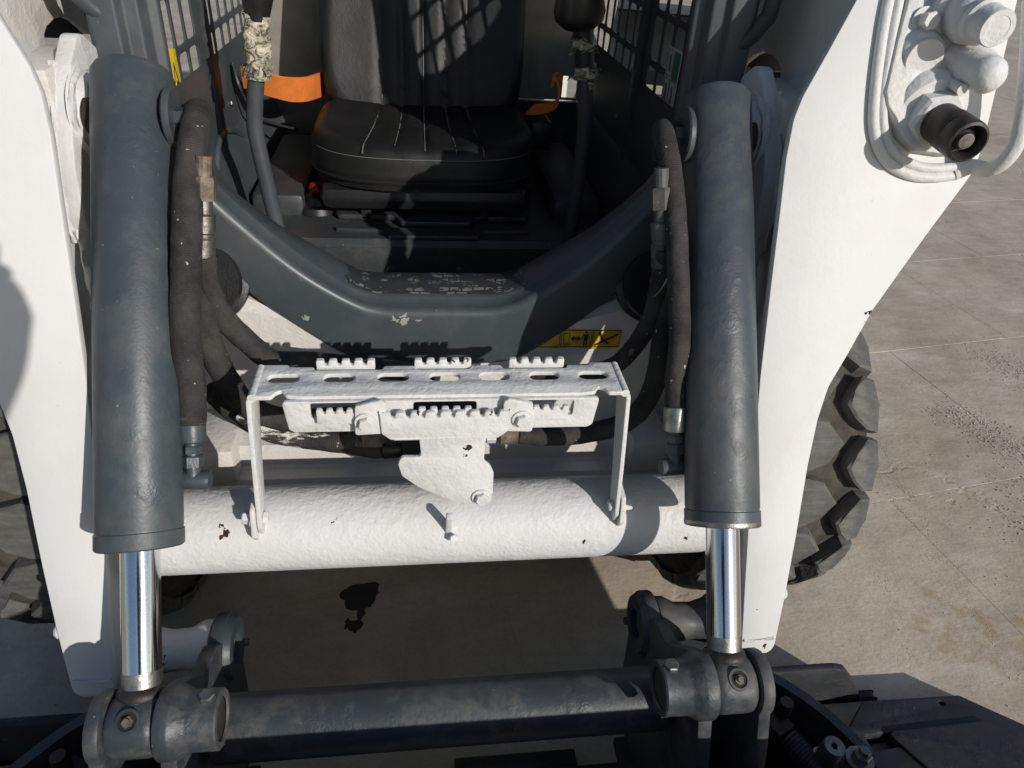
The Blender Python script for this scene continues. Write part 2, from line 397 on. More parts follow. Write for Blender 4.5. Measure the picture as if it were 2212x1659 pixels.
def bolt(name, o, axis, r, h, mat, parent, washer=True, rot=.3):
    bm = bmesh.new(); o = Vector(o); ax = Vector(axis).normalized()
    if washer: add_lathe(bm, [(0, 0), (r * 1.45, 0), (r * 1.45, .0025), (0, .0025)], o, ax, 20)
    add_hex(bm, o + ax * (.0025 if washer else 0), ax, r, h, rot=rot)
    return finish(bm, name, mat, parent, 20)
def catmull(pts, n=8):
    P = [Vector(p) for p in pts]; out = []
    E = [P[0] * 2 - P[1]] + P + [P[-1] * 2 - P[-2]]
    for i in range(1, len(E) - 2):
        for k in range(n):
            t = k / n; a, b, c, d = E[i - 1], E[i], E[i + 1], E[i + 2]
            out.append(.5 * ((2 * b) + (c - a) * t + (2 * a - 5 * b + 4 * c - d) * t * t + (3 * b - a - 3 * c + d) * t ** 3))
    out.append(P[-1]); return out
def add_tube(bm, pts, rad, seg=16, caps=True, flat=None, uv=None, ripple=0.0):
    """sweep; rad: number or list or function of 0..1; flat: (fx, fy) ellipse factors"""
    n = len(pts); T = [(pts[min(i + 1, n - 1)] - pts[max(i - 1, 0)]).normalized() for i in range(n)]
    u = T[0].cross(Vector((.3, .2, .93))).normalized(); rings = []; L = 0; Ls = []
    for i in range(n):
        if i: L += (pts[i] - pts[i - 1]).length; u = (u - T[i] * u.dot(T[i])).normalized()
        w = T[i].cross(u); t = i / (n - 1)
        r = rad(t) if callable(rad) else (rad[i] if isinstance(rad, list) else rad)
        ring = []
        for k in range(seg):
            a = 2 * PI * k / seg; rr = r * (1 + (ripple * math.sin(L * 160 + 2 * math.sin(a * 2 + L * 30)) + ripple * .7 * math.sin(a * 3 + L * 47) if ripple else 0))
            ring.append(bm.verts.new(pts[i] + (u * math.cos(a) * (flat[0] if flat else 1) + w * math.sin(a) * (flat[1] if flat else 1)) * rr))
        rings.append(ring); Ls.append(L)
    lay = bm.loops.layers.uv.verify()
    for i in range(n - 1):
        for k in range(seg):
            k2 = (k + 1) % seg
            f = bm.faces.new((rings[i][k], rings[i][k2], rings[i + 1][k2], rings[i + 1][k]))
            for lp, (uu, vv) in zip(f.loops, ((k, Ls[i]), (k + 1, Ls[i]), (k + 1, Ls[i + 1]), (k, Ls[i + 1]))): lp[lay].uv = (uu / seg, vv)
    if caps: bm.faces.new(rings[0][::-1]); bm.faces.new(rings[-1])
def tube(name, pts, rad, mat, parent, seg=16, sub=8, flat=None, ripple=0.0, smooth=50):
    bm = bmesh.new(); P = catmull(pts, sub) if sub else [Vector(p) for p in pts]
    add_tube(bm, P, rad, seg, True, flat, ripple=ripple); return finish(bm, name, mat, parent, smooth)
def roundpoly(pts, r, seg=5):
    """fillet polygon corners; r number or list"""
    n = len(pts); out = []
    for i in range(n):
        p0, p, p1 = Vector(pts[i - 1]), Vector(pts[i]), Vector(pts[(i + 1) % n])
        rr = r[i] if isinstance(r, (list, tuple)) else r
        a, b = p0 - p, p1 - p
        if rr <= 0 or a.length < 1e-6 or b.length < 1e-6: out.append(p); continue
        ang = a.angle(b)
        if ang > 3.05: out.append(p); continue
        d = min(rr / math.tan(ang / 2), a.length * .48, b.length * .48)
        q0, q1 = p + a.normalized() * d, p + b.normalized() * d
        for k in range(seg + 1):
            t = k / seg; out.append(q0 * (1 - t) ** 2 + p * 2 * t * (1 - t) + q1 * t * t)
    return [(v.x, v.y) for v in out]
def slot(cx, cy, w, h, seg=6):
    r = h / 2; o = []
    for k in range(seg + 1):
        a = -PI / 2 + PI * k / seg; o.append((cx + w / 2 - r + r * math.cos(a), cy + r * math.sin(a)))
    for k in range(seg + 1):
        a = PI / 2 + PI * k / seg; o.append((cx - w / 2 + r + r * math.cos(a), cy + r * math.sin(a)))
    return o
def circ(cx, cy, r, seg=20): return [(cx + r * math.cos(2 * PI * k / seg), cy + r * math.sin(2 * PI * k / seg)) for k in range(seg)]
def plate_bm(outer, holes, thick, o, u, v, bev=.0012):
    """flat plate with holes: 2D outline in (u,v) from o, thickness centred"""
    cu = bpy.data.curves.new('tmp', 'CURVE'); cu.dimensions = '2D'; cu.fill_mode = 'BOTH'
    for pl in [outer] + list(holes):
        s = cu.splines.new('POLY'); s.points.add(len(pl) - 1); s.use_cyclic_u = True
        for p, q in zip(s.points, pl): p.co = (q[0], q[1], 0, 1)
    cu.extrude = max(thick / 2 - bev, .0001); cu.bevel_depth = bev; cu.bevel_resolution = 1; cu.offset = -bev
    ob = bpy.data.objects.new('tmp', cu); COL.objects.link(ob)
    bpy.context.view_layer.update()
    me = bpy.data.meshes.new_from_object(ob.evaluated_get(bpy.context.evaluated_depsgraph_get()))
    bpy.data.objects.remove(ob); bpy.data.curves.remove(cu)
    bm = bmesh.new(); bm.from_mesh(me); bpy.data.meshes.remove(me)
    bmesh.ops.remove_doubles(bm, verts=bm.verts, dist=1e-5)
    u = Vector(u); v = Vector(v); w = u.cross(v).normalized(); o = Vector(o)
    m = Matrix.Identity(4)
    for i in range(3): m[i][0] = u[i]; m[i][1] = v[i]; m[i][2] = w[i]; m[i][3] = o[i]
    bmesh.ops.transform(bm, matrix=m, verts=bm.verts)
    return bm
def plate(name, outer, holes, thick, o, u, v, mat, parent, bev=.0012, smooth=30):
    return finish(plate_bm(outer, holes, thick, o, u, v, bev), name, mat, parent, smooth)
def grid_bm(rows):
    bm = bmesh.new(); R_ = [[bm.verts.new(p) for p in r] for r in rows]
    for a, b in zip(R_, R_[1:]):
        for k in range(len(a) - 1): bm.faces.new((a[k], a[k + 1], b[k + 1], b[k]))
    return bm
def tag(o, label, cat=None, group=None, kind=None):
    o['label'] = label
    if cat: o['category'] = cat
    if group: o['group'] = group
    if kind: o['kind'] = kind
    return o
def empty(name, loc, label, cat, group=None):
    o = bpy.data.objects.new(name, None); COL.objects.link(o); o.location = loc; o.empty_display_size = .1
    return tag(o, label, cat, group)

# ================================================================== ground
bm = bmesh.new(); add_mesh(bm, [(-80, -60, -.0008), (80, -60, -.0008), (80, 120, -.0008), (-80, 120, -.0008)], [(0, 1, 2, 3)])
ground = finish(bm, 'ground', 'concrete', None, 0); ground['kind'] = 'structure'; ground['label'] = 'dusty concrete slab yard under the machine'
SL, SW, SROT = 1.02, .62, math.radians(9)
def slab_mesh(i):
    r = random.Random(i); t = bmesh.new(); h = .0011
    x, y = SL / 2 - h, SW / 2 - h
    j = lambda: r.uniform(-.002, .002)
    add_mesh(t, [(-x + j(), -y + j(), -.03), (x + j(), -y + j(), -.03), (x + j(), y + j(), -.03), (-x + j(), y + j(), -.03), (-x + j(), -y + j(), 0), (x + j(), -y + j(), 0), (x + j(), y + j(), 0), (-x + j(), y + j(), 0)],
             [(4, 5, 6, 7), (0, 1, 5, 4), (1, 2, 6, 5), (2, 3, 7, 6), (3, 0, 4, 7)])
    bmesh.ops.bevel(t, geom=[e for e in t.edges if all(v.co.z > -.01 for v in e.verts)], offset=.0009, segments=1, affect='EDGES')
    bmesh.ops.recalc_face_normals(t, faces=t.faces)
    me = bpy.data.meshes.new('paving_slab'); t.to_mesh(me); t.free(); me.materials.append(M['concrete']); return me
slabs = [slab_mesh(i) for i in range(4)]
c_, s_ = math.cos(SROT), math.sin(SROT)
for iy in range(-3, 15):
    for ix in range(-3, 8):
        lx = (ix + (.5 if iy % 2 else 0)) * SL + .12; ly = iy * SW + .30
        gx, gy = lx * c_ - ly * s_, lx * s_ + ly * c_
        if gx < -2.2 or gx > 6.5 or gy < -1.6 or gy > 8.5: continue
        o = bpy.data.objects.new('paving_slab', random.choice(slabs)); COL.objects.link(o); o.parent = ground
        o.location = (gx, gy, random.uniform(-.0003, .0004)); o.rotation_euler = (random.uniform(-.0003, .0003), random.uniform(-.0003, .0003), SROT + random.choice((0, PI)) + random.uniform(-.002, .002))

# loose grit swept into patches on the concrete
bm = bmesh.new(); rg = random.Random(3)
def stone(x, y, r):
    q = [Vector((rg.uniform(.6, 1.2) * a, rg.uniform(.6, 1.2) * b, rg.uniform(.5, .9) * c)) * r for a, b, c in ((1, 0, 0), (0, 1, 0), (-1, 0, 0), (0, -1, 0), (0, 0, 1), (0, 0, -1))]
    a = rg.uniform(0, 6.3); rot = Matrix.Rotation(a, 3, 'Z')
    add_mesh(bm, [rot @ v + Vector((x, y, r * .35)) for v in q], [(0, 1, 4), (1, 2, 4), (2, 3, 4), (3, 0, 4), (1, 0, 5), (2, 1, 5), (3, 2, 5), (0, 3, 5)])
for (ax, ay, bx, by, sp, n) in ((1.86, .86, 1.98, .60, .06, 800), (1.54, .53, 1.66, .26, .045, 900), (1.50, .22, 1.42, .05, .06, 160), (1.75, .40, 1.95, .2, .12, 260)):
    for _ in range(n):
        t = rg.random(); stone(ax + (bx - ax) * t + rg.gauss(0, sp), ay + (by - ay) * t + rg.gauss(0, sp * .8), rg.uniform(.0009, .0031))
for (ax, ay, bx, by, n) in ((1.234, .44, 1.10, -.34, 650), (1.150, .29, 1.115, -.20, 420), (1.62, .60, 1.40, -.30, 420), (2.05, 1.15, 1.80, .25, 420), (.98, -.02, .90, -.33, 260), (1.32, .62, 1.62, .70, 240), (1.02, .58, 1.30, .63, 240)):
    for _ in range(n):
        t = rg.random(); w_ = .008 * math.sin(t * 23 + ax * 9) + .004 * math.sin(t * 71)
        if math.sin(t * 37 + by * 11) < -.55: continue
        stone(ax + (bx - ax) * t + w_ + rg.gauss(0, .008), ay + (by - ay) * t + w_ + rg.gauss(0, .008), rg.uniform(.0004, .0014))
for _ in range(900):
    stone(rg.uniform(.7, 3.2), rg.uniform(-.5, 2.4), rg.uniform(.0008, .0024))
for _ in range(250):
    stone(rg.uniform(-1.0, .6), rg.uniform(-.5, .6), rg.uniform(.0008, .002))
grit = finish(bm, 'gravel', 'gravel', None, 0); tag(grit, 'loose grey grit scattered over the concrete', 'gravel', kind='stuff')

# ================================================================== the loader
LD = empty('skid_steer_loader', (0, .4, 0), 'white and dark grey skid steer loader filling the picture', 'loader')

AO = Vector((0, -.37, .54)); AV = Vector((0, .387, .922)).normalized(); AN = Vector((0, -.922, .387)).normalized()
def on_arm(px, py, lift=0.0):
    c = Vector(((px - 1106) / 1533, (py - 829.5) / 1533, 1)); r = Vector([sum(CAM_R[i][j] * c[j] for j in range(3)) for i in range(3)])
    return CAM_C + r * ((AO + AN * lift - CAM_C).dot(AN) / r.dot(AN))
def on_plane(px, py, o, n):
    c = Vector(((px - 1106) / 1533, (py - 829.5) / 1533, 1)); r = Vector([sum(CAM_R[i][j] * c[j] for j in range(3)) for i in range(3)])
    return CAM_C + r * ((Vector(o) - CAM_C).dot(Vector(n)) / r.dot(Vector(n)))
def av(z): return (z - .54) / .922

INNER = [(.49, 1.14), (.473, 1.106), (.445, 1.055), (.419, 1.009), (.410, .985), (.405, .945), (.403, .88), (.400, .80), (.397, .70), (.398, .55), (.401, .45), (.404, .37)]
OUTER = [(.453, .352), (.461, .42), (.468, .50), (.474, .59), (.481, .648), (.491, .688), (.511, .724), (.539, .778), (.598, .863), (.650, .934), (.658, .96), (.676, 1.116), (.69, 1.22)]
def arm_outline(ins, deep=False):
    def ii(z): return ins + (.040 * min(1, max(0, (z - .62) / .15)) if deep else 0)
    return [(x + ii(z), av(z)) for x, z in INNER] + [(.405 + ins, av(.347)), (.412 + ins, av(.341)), (.443 - ins, av(.341)), (.450 - ins, av(.346))] + [(x - ins, av(z)) for x, z in OUTER] + [(.53, av(1.24))]
def smooth_outline(p):  return roundpoly(p, .05, 4)

for s in (-1, 1):
    side = 'right' if s > 0 else 'left'
    arm = plate('lift_arm', smooth_outline(arm_outline(0)), [], .012, AO - AN * .006, (s, 0, 0), AV, 'white_arm', LD, bev=.0018)
    # boxed sides behind the front plate
    bm = bmesh.new(); F = arm_outline(.007, True); fr, bk = [], []
    nI = len(INNER)
    for i, (x, v) in enumerate(F):
        z = .54 + v * .922; dep = .13 + .07 * min(1, max(0, (z - .335) / .25))
        xb = x
        fr.append(bm.verts.new(AO + Vector((s * x, 0, 0)) + AV * v - AN * .0115)); bk.append(bm.verts.new(AO + Vector((s * xb, 0, 0)) + AV * v - AN * dep))
    for i in range(len(F)):
        j = (i + 1) % len(F); bm.faces.new((fr[i], fr[j], bk[j], bk[i]))
    bm.faces.new(bk)
    finish(bm, 'arm_box', 'white_arm', arm, 25)
    # weld bead along the inner edge of the front plate
    pts = [AO + Vector((s * (x + .005), 0, 0)) + AV * av(z) - AN * .013 for x, z in INNER if z < .8]
    tube('weld_bead', pts, .0035, 'white_rough', arm, 8, 10, ripple=.3)
    tube('weld_bead', [AO + Vector((s * x, 0, 0)) + AV * av(z) + AN * .0012 for x, z in ((.407, .362), (.42, .3605), (.435, .3615), (.450, .363))], .0016, 'white_arm', arm, 6, 8, ripple=.5)
    # gusset that carries the tilt cylinder pin
    G = [(-.070, .988), (-.033, 1.014), (-.018, 1.012), (.018, .989), (.04, .965), (.045, .90), (.0, .82), (-.135, .775), (-.143, .83), (-.132, .887), (-.115, .92)]
    gx = .431
    gus = plate('gusset', roundpoly(G, .02), [], .020, (s * gx, 0, 0), (0, 1, 0), (0, 0, 1), 'white_cast', arm, bev=.003)
    tube('weld_bead', [(s * (gx + .010), y, z) for y, z in ((-.142, .80), (-.14, .835), (-.129, .89), (-.112, .925), (-.068, .99))], .003, 'white_rough', arm, 8, 8, ripple=.4)
    tube('weld_bead', [(s * .432, -.137, .815), (s * .427, -.150, .78), (s * .421, -.170, .745), (s * .415, -.19, .71), (s * .410, -.208, .68)], .008, 'white_rough', arm, 10, 8, ripple=.22)
    lathe('pin_boss', [(.054, -.002), (.047, .005), (.044, .010), (.043, .016), (.039, .020), (.027, .021), (.027, .0)], (s * (gx - .009), -.055, .930), (-s, 0, 0), 'white_cast', arm, 40)
    tube('weld_bead', [Vector((s * (gx - .012), -.055 + .050 * math.cos(a), .930 + .050 * math.sin(a))) for a in [2 * PI * k / 24 for k in range(25)]], .004, 'white_rough', arm, 8, 2, ripple=.3)
    # housing between gusset and arm
    box('pivot_housing', (min(s * .438, s * .52), -.10, .80), (max(s * .438, s * .52), .046, .987), 'white_body', arm, .004)
    # upper beam of the lift arm with the arched cut-out in its inner web
    arch = [(-.13, 1.14), (-.13, .93), (.047, .93), (.047, .985), (.052, .997), (.064, 1.004), (.09, 1.009), (.125, 1.008), (.153, .998), (.178, .984), (.190, .976), (.21, .974), (1.3, 1.43), (1.3, 1.63), (.20, 1.19), (-.02, 1.19)]
    plate('beam_web', arch, [], .010, (s * .50, 0, 0), (0, 1, 0), (0, 0, 1), 'white_body', arm)
    bmx = Matrix.Translation((0, .2, 1.0)) @ Matrix.Rotation(math.atan(.418), 4, 'X')
    box('beam_box', (min(s * .506, s * .70), 0, .0), (max(s * .506, s * .70), 1.3, .17), 'white_arm', arm, .01, bmx)
    box('rubber_flap', (min(s * .52, s * .60), .20, .965), (max(s * .52, s * .60), .30, 1.05), 'black_plastic', arm, .01)
    # lower pivot boss between arm and coupler ear
    lathe('pivot_boss', [(.030, 0), (.038, .004), (.037, .018), (.028, .034), (.027, .06), (.032, .08), (.038, .09), (.038, .12)], (s * .305, -.375, .315), (s, 0, 0), 'white_worn' if s < 0 else 'grey_coupler', arm, 36)
    lathe('grease_plug', [(0, 0), (.008, 0), (.009, .004), (.009, .012), (.006, .015), (0, .016)], AO + Vector((s * .463, 0, 0)) + AV * av(.41) - AN * .03, (s, -.2, 0), 'white_cast', arm, 14)

# ------------------------------------------------------------------ tilt cylinders
PA = Vector((0, -.546, .428)); PB = Vector((0, -.375, .315))
for s in (-1, 1):
    T = Vector((s * .353, -.076, .984)); B = Vector((s * .334, -.424, .567)); d = (B - T).normalized(); L = (B - T).length
    cyl = lathe('tilt_cylinder', [(0, -.002), (.030, -.002), (.041, .002), (.044, .008), (.0442, L - .022), (.0438, L - .021), (.0438, L - .019), (.0450, L - .018), (.0450, L - .002), (.043, L), (.024, L + .0005), (.024, L - .02)], T, d, 'grey', LD, 64)
    tag(cyl, 'grey painted tilt cylinder barrel on the %s lift arm' % ('right' if s > 0 else 'left'))
    lathe('rod', [(.0200, L - .05), (.0200, L + .131), (.0202, L + .131)], T, d, 'chrome', cyl, 64)
    lathe('rod_end_band', [(.0201, L + .130), (.0203, L + .130), (.0203, L + .149), (.020, L + .149)], T, d, 'bare_steel', cyl, 48)
    if s > 0: lathe('gland_ring', [(.0452, L - .006), (.0453, L - .0055), (.0453, L - .0012), (.0445, L + .0004), (.038, L + .0012)], T, d, 'bare_steel', cyl, 48)
    rp = T + d * (L + .150)
    lathe('rod_collar', [(.0205, -.004), (.0235, -.002), (.0258, .002), (.0262, .006), (.024, .010), (.020, .012)], rp, d, 'grease', cyl, 40)
    # knuckle (round eye with a neck)
    kx = s * .330
    bm = bmesh.new()
    add_lathe(bm, [(0, -.0245), (.029, -.0245), (.0325, -.021), (.0335, -.014), (.0335, .014), (.0325, .021), (.029, .0245), (0, .0245)], (kx, PA.y, PA.z), (1, 0, 0), 48)
    add_lathe(bm, [(.0245, 0), (.0245, .012), (.023, .03)], rp + d * .004, (Vector((kx, PA.y, PA.z)) - rp).normalized(), 32)
    finish(bm, 'knuckle', 'grey_coupler', cyl, 40)
    fd = Vector((0, -.38, .92)).normalized(); fd = (CAM_C - Vector((kx, PA.y, PA.z))); fd.x = 0; fd.normalize(); fd = (fd + Vector((0, .10, .0))).normalized()
    hp = Vector((kx, PA.y, PA.z)) + fd * .0325
    lathe('bolt_recess', [(.0125, .0005), (.0122, .0022), (.0095, .0024), (.0092, .0), (.0092, -.0005)], hp, fd, 'grey_coupler', cyl, 28)
    lathe('recess_floor', [(0, .0012), (.0094, .0012)], hp, fd, 'dark_inside', cyl, 24)
    bolt('lock_bolt', hp + fd * .0012 - Vector((0, 0, .001)), fd, .0062, .003, 'rusty', cyl, False)
    lathe('lock_bolt_tip', [(.0034, 0), (.0030, .0030), (0, .0032)], hp + fd * .0042 - Vector((0, 0, .001)), fd, 'rusty', cyl, 14)
    # top pin: retaining washer and bolt on the inner side
    px_ = s * .296
    lathe('pin_washer', [(0, 0), (.032, 0), (.034, .002), (.034, .0065), (.032, .0085), (0, .0085)], (s * .309, -.120, .945), (-s, 0, 0), 'grey', cyl, 40)
    bolt('pin_bolt', (s * .3005, -.122, .945), (-s, 0, 0), .0125, .011, 'grey_coupler', cyl, False, .1)
    lathe('pin', [(.022, 0), (.022, .085)], (s * .325, -.085, .935), (s, 0, 0), 'grease', cyl, 24)
    # hose fitting chain at the bottom end of the barrel
    fx = s * .287; fz = .608; fy = -.358
    fp = Vector((fx, fy, fz)); up = Vector((0, .50, .87)).normalized()
    lathe('port_elbow', [(0, -.012), (.010, -.012), (.0115, -.008), (.0115, .026), (.009, .03)], fp + Vector((-s * .006, 0, -.004)), (s, .04, .02), 'grey', cyl, 20)
    bm = bmesh.new(); add_lathe(bm, [(.0085, 0), (.0085, .018)], fp, up, 16); add_hex(bm, fp + up * .013, up, .0125, .013, rot=.3); add_hex(bm, fp + up * .0285, up, .0105, .009, rot=.1)
    add_lathe(bm, [(.008, .026), (.008, .045)], fp, up, 16); finish(bm, 'swivel_nut', 'grey', cyl, 25)
    lathe('hose_ferrule', [(.009, .040), (.0150, .042), (.0155, .045), (.0155, .070), (.0145, .072), (.012, .073)], fp, up, 'bare_steel' if s > 0 else 'grey', cyl, 24)

# ------------------------------------------------------------------ hydraulic hoses in woven sleeves
def hose(pts, r, mat='sleeve', flat=None, name='hydraulic_hose', ripple=.018):
    return tube(name, pts, r, mat, LD, 20, 14, flat, ripple)
for s in (-1, 1):
    up = Vector((0, .50, .87)).normalized(); fp = Vector((s * .287, -.358, .608))
    hose([fp + up * .060, fp + up * .10 + Vector((0, .004, 0)), (s * .287, -.287, .745), (s * .285, -.243, .815), (s * .282, -.192, .885), (s * .277, -.158, .928), (s * .276, -.125, .948), (s * .288, -.085, .94), (s * .305, -.05, .90)],
         lambda t: .0164 if s < 0 else .0134)
L_ = [
 # upper left hose: from the rigid pipe down and round behind the step
 ('sleeve', .0165, [(-.276, -.205, .815), (-.278, -.205, .775), (-.270, -.20, .733), (-.247, -.195, .692), (-.219, -.185, .655), (-.18, -.15, .63), (-.10, -.12, .60), (.0, -.11, .58)]),
 ('sleeve', .0175, [(-.283, -.20, .80), (-.287, -.21, .75), (-.283, -.22, .70), (-.268, -.23, .652), (-.244, -.24, .62), (-.20, -.235, .595), (-.12, -.22, .585)]),
 ('sleeve_painted', .0155, [(-.265, -.205, .585), (-.235, -.222, .568), (-.19, -.226, .556), (-.14, -.228, .553), (-.100, -.228, .557)]),
 ('sleeve', .0165, [(-.32, -.15, .585), (-.285, -.18, .57), (-.24, -.20, .553), (-.18, -.205, .537), (-.12, -.208, .528), (-.085, -.210, .522), (-.06, -.205, .535)]),
 ('sleeve', .0145, [(.276, -.205, .83), (.279, -.205, .78), (.279, -.20, .73), (.268, -.19, .68), (.245, -.17, .63), (.20, -.14, .60), (.12, -.12, .59)]),
 ('sleeve', .0165, [(.289, -.20, .80), (.294, -.205, .74), (.298, -.21, .68), (.296, -.215, .625), (.278, -.22, .583), (.245, -.224, .562), (.19, -.227, .553), (.15, -.228, .553), (.108, -.228, .557)]),
]
for mt, r, p in L_: hose(p, r * .88, mt)
for s in (-1, 1):
    # rigid pipe end, nut and ferrule above each inner hose
    a = Vector((s * .276, -.203, .815)); u2 = Vector((-s * .12, .22, .95)).normalized()
    lathe('pipe_ferrule', [(.010, -.012), (.0135, -.010), (.0135, .018), (.012, .020), (.012, .024), (.0135, .026), (.0135, .045), (.010, .047), (.010, .07)], a, u2, 'bare_steel' if s < 0 else 'grey_coupler', LD, 24)
    bm = bmesh.new(); add_hex(bm, a + u2 * .062, u2, .0145, .026, .003); add_lathe(bm, [(.009, .085), (.009, .11), (0, .11)], a, u2, 14); finish(bm, 'pipe_nut', 'rusty' if s < 0 else 'grey_coupler', LD, 25)
    # crimped ends beside the hanging bracket plate
    b0 = Vector((s * .104, -.228, .557)); ax = Vector((-s, 0, 0))
    lathe('crimp_ferrule', [(.012, -.004), (.0145, -.002), (.0145, .022), (.0125, .024), (.009, .025), (.009, .04)], b0, ax, 'rusty', LD, 20)
    bm = bmesh.new(); add_hex(bm, b0 + ax * .028, ax, .0125, .014); add_lathe(bm, [(.010, .04), (.010, .09)], b0, ax, 14); finish(bm, 'hose_nut', 'white_cast' if s > 0 else 'grease', LD, 25)
lathe('hose_stub', [(.014, 0), (.0165, .003), (.0165, .035), (.013, .04)], (-.084, -.210, .522), (.9, 0, .1), 'black_plastic', LD, 20)
box('valve_block', (-.055, -.235, .50), (.055, -.195, .60), 'black_plastic', LD, .004)

# ------------------------------------------------------------------ cross tube
TC = Vector((0, -.30, .4635)); TR = .0565
bm = bmesh.new(); add_lathe(bm, [(TR, -.43), (TR, -.2), (TR, 0), (TR, .2), (TR, .43)], TC, (1, 0, 0), 96, rot=.1)
ct = finish(bm, 'cross_tube', 'white_rough', LD, 40); tag(ct, 'thick white cross tube with lumpy brushed paint')
for s in (-1, 1):
    tube('weld_bead', [Vector((s * .418, TC.y + (TR + .003) * math.cos(a), TC.z + (TR + .003) * math.sin(a))) for a in [2 * PI * k / 30 for k in range(31)]], .006, 'white_rough', ct, 8, 2, ripple=.3)

# ------------------------------------------------------------------ step bracket
SZ = .705
def stx(px, py=822): return at(px, py, 'z', SZ).x
top_o = [(-.217, -.340), (-.192, -.340), (-.188, -.332), (-.182, -.327), (-.176, -.338), (-.16, -.341), (.16, -.341), (.176, -.338), (.182, -.327), (.188, -.332), (.192, -.340), (.217, -.340),
         (.214, -.276), (.182, -.276), (.180, -.281), (.152, -.281), (.150, -.288), (.072, -.288), (.070, -.280), (.034, -.280), (.032, -.288), (-.032, -.288), (-.034, -.280), (-.070, -.280), (-.072, -.288), (-.150, -.288), (-.152, -.281), (-.180, -.281), (-.182, -.276), (-.214, -.276)]
slots_ = [slot(stx(p), -.3045, .037, .0165) for p in (613, 733, 849, 961, 1069, 1177, 1284)]
st = plate('step_bracket', roundpoly(top_o, .004, 3), slots_, .0055, (0, 0, SZ), (1, 0, 0), (0, 1, 0), 'white_step', LD, bev=.001)
tag(st, 'white painted steel step bracket with slots and teeth above the cross tube')
def teeth(x0, x1, n, z0, zt, zb, ratio=.58):
    """strip outline with n rounded teeth on top"""
    p = [(x0, z0)]; w = (x1 - x0) / (n - 1 + ratio); o = []
    for k in range(n):
        a = x0 + k * w; b = a + w * ratio
        o += [(a, zt), (b, zt)]
        if k < n - 1: o += [(b + w * .06, zb), (a + w - w * .06, zb)]
    o += [(x1, z0)]; return [(x0, z0)] + o
for cxp in (744, 958, 1165):
    c = at(cxp, 797, 'z', .715).x
    plate('rear_tooth_strip', roundpoly(teeth(c - .034, c + .034, 5, .702, .7165, .7095), .0022, 3), [], .007, (0, -.2785, 0), (1, 0, 0), (0, 0, 1), 'white_step', st, bev=.001)
# front flange hanging from the top plate, with three windows
fl = [(-.180, SZ - .001), (-.176, SZ - .040), (-.170, SZ - .044), (.170, SZ - .044), (.176, SZ - .040), (.180, SZ - .001)]
wins = [roundpoly([(a, SZ - .0035), (b, SZ - .0035), (b, SZ - .026), (a, SZ - .026)], .004, 3) for a, b in ((-.150, -.092), (-.036, .036), (.092, .150))]
plate('front_flange', roundpoly(fl, .005, 3), wins, .0055, (0, -.3435, 0), (1, 0, 0), (0, 0, 1), 'white_step', st, bev=.001)
for a, b in ((-.143, -.092), (-.030, .030), (.090, .143)):
    plate('front_tooth_strip', roundpoly(teeth(a, b, 5, SZ - .028, SZ - .008, SZ - .0135), .002, 3), [], .006, (0, -.350, 0), (1, 0, 0), (0, 0, 1), 'white_step', st, bev=.001)
# hanging bracket: toothed upright lip, crease, and lower plate sloping back to the tube
plate('toothed_lip', roundpoly([(-.072, SZ - .038), (-.074, SZ - .006)] + teeth(-.072, .072, 9, SZ - .016, SZ - .0085, SZ - .0165, .62)[1:-1] + [(.074, SZ - .006), (.072, SZ - .038), (.062, SZ - .047), (-.062, SZ - .047)], .003, 3), [], .0065, (0, -.3565, 0), (1, 0, 0), (0, 0, 1), 'white_step', st, bev=.0012)
for s in (-1, 1):
    plate('lip_ear', roundpoly([(s * .066, SZ - .040), (s * .066, SZ + .002), (s * .072, SZ + .006), (s * .100, SZ - .001), (s * .102, SZ - .042)], .004, 3), [], .006, (0, -.3535, 0), (1, 0, 0), (0, 0, 1), 'white_step', st, bev=.0012)
    bolt('step_bolt', (s * .089, -.3565, SZ - .022), (0, -1, 0), .0085, .006, 'white_cast', st)
HO = Vector((0, -.357, SZ - .046)); HV = Vector((0, .004, .12)).normalized(); HN = Vector((0, -HV.z, HV.y))
hp_ = [(870, 925), (905, 938), (910, 985), (866, 985), (860, 1000), (868, 1025), (905, 1050), (950, 1068), (985, 1083), (1030, 1087), (1052, 1082), (1064, 1062), (1066, 1020), (1058, 1003), (1045, 993), (1048, 945), (1064, 938), (1070, 925)]
hq = [on_plane(x, y, HO, HN) for x, y in hp_]
plate('hanging_plate', roundpoly([(p.x, (p - HO).dot(HV)) for p in hq], .006, 3), [], .006, HO, (1, 0, 0), HV, 'white_step', st, bev=.0012)
tube('bend_fillet', [(-.058, -.3568, SZ - .0455), (.058, -.3568, SZ - .0455)], .0036, 'white_step', st, 8, 2)
bp = on_plane(1040, 1069, HO, HN)
bolt('hanging_bolt', bp - HN * .003 * -1, HN, .0085, .006, 'white_cast', st)
q = on_plane(970, 1100, (0, -.352, 0), (0, 1, 0))
box('stub_tab', (-.004, -.005, -.022), (.004, .005, .024), 'white_rough', st, .002, Matrix.Translation(Vector((q.x, -.352, .512))) @ Matrix.Rotation(.35, 4, 'X'))
bolt('stub_bolt', (q.x + .006, -.358, .492), (.2, -.9, .4), .006, .004, 'white_rough', st, False)
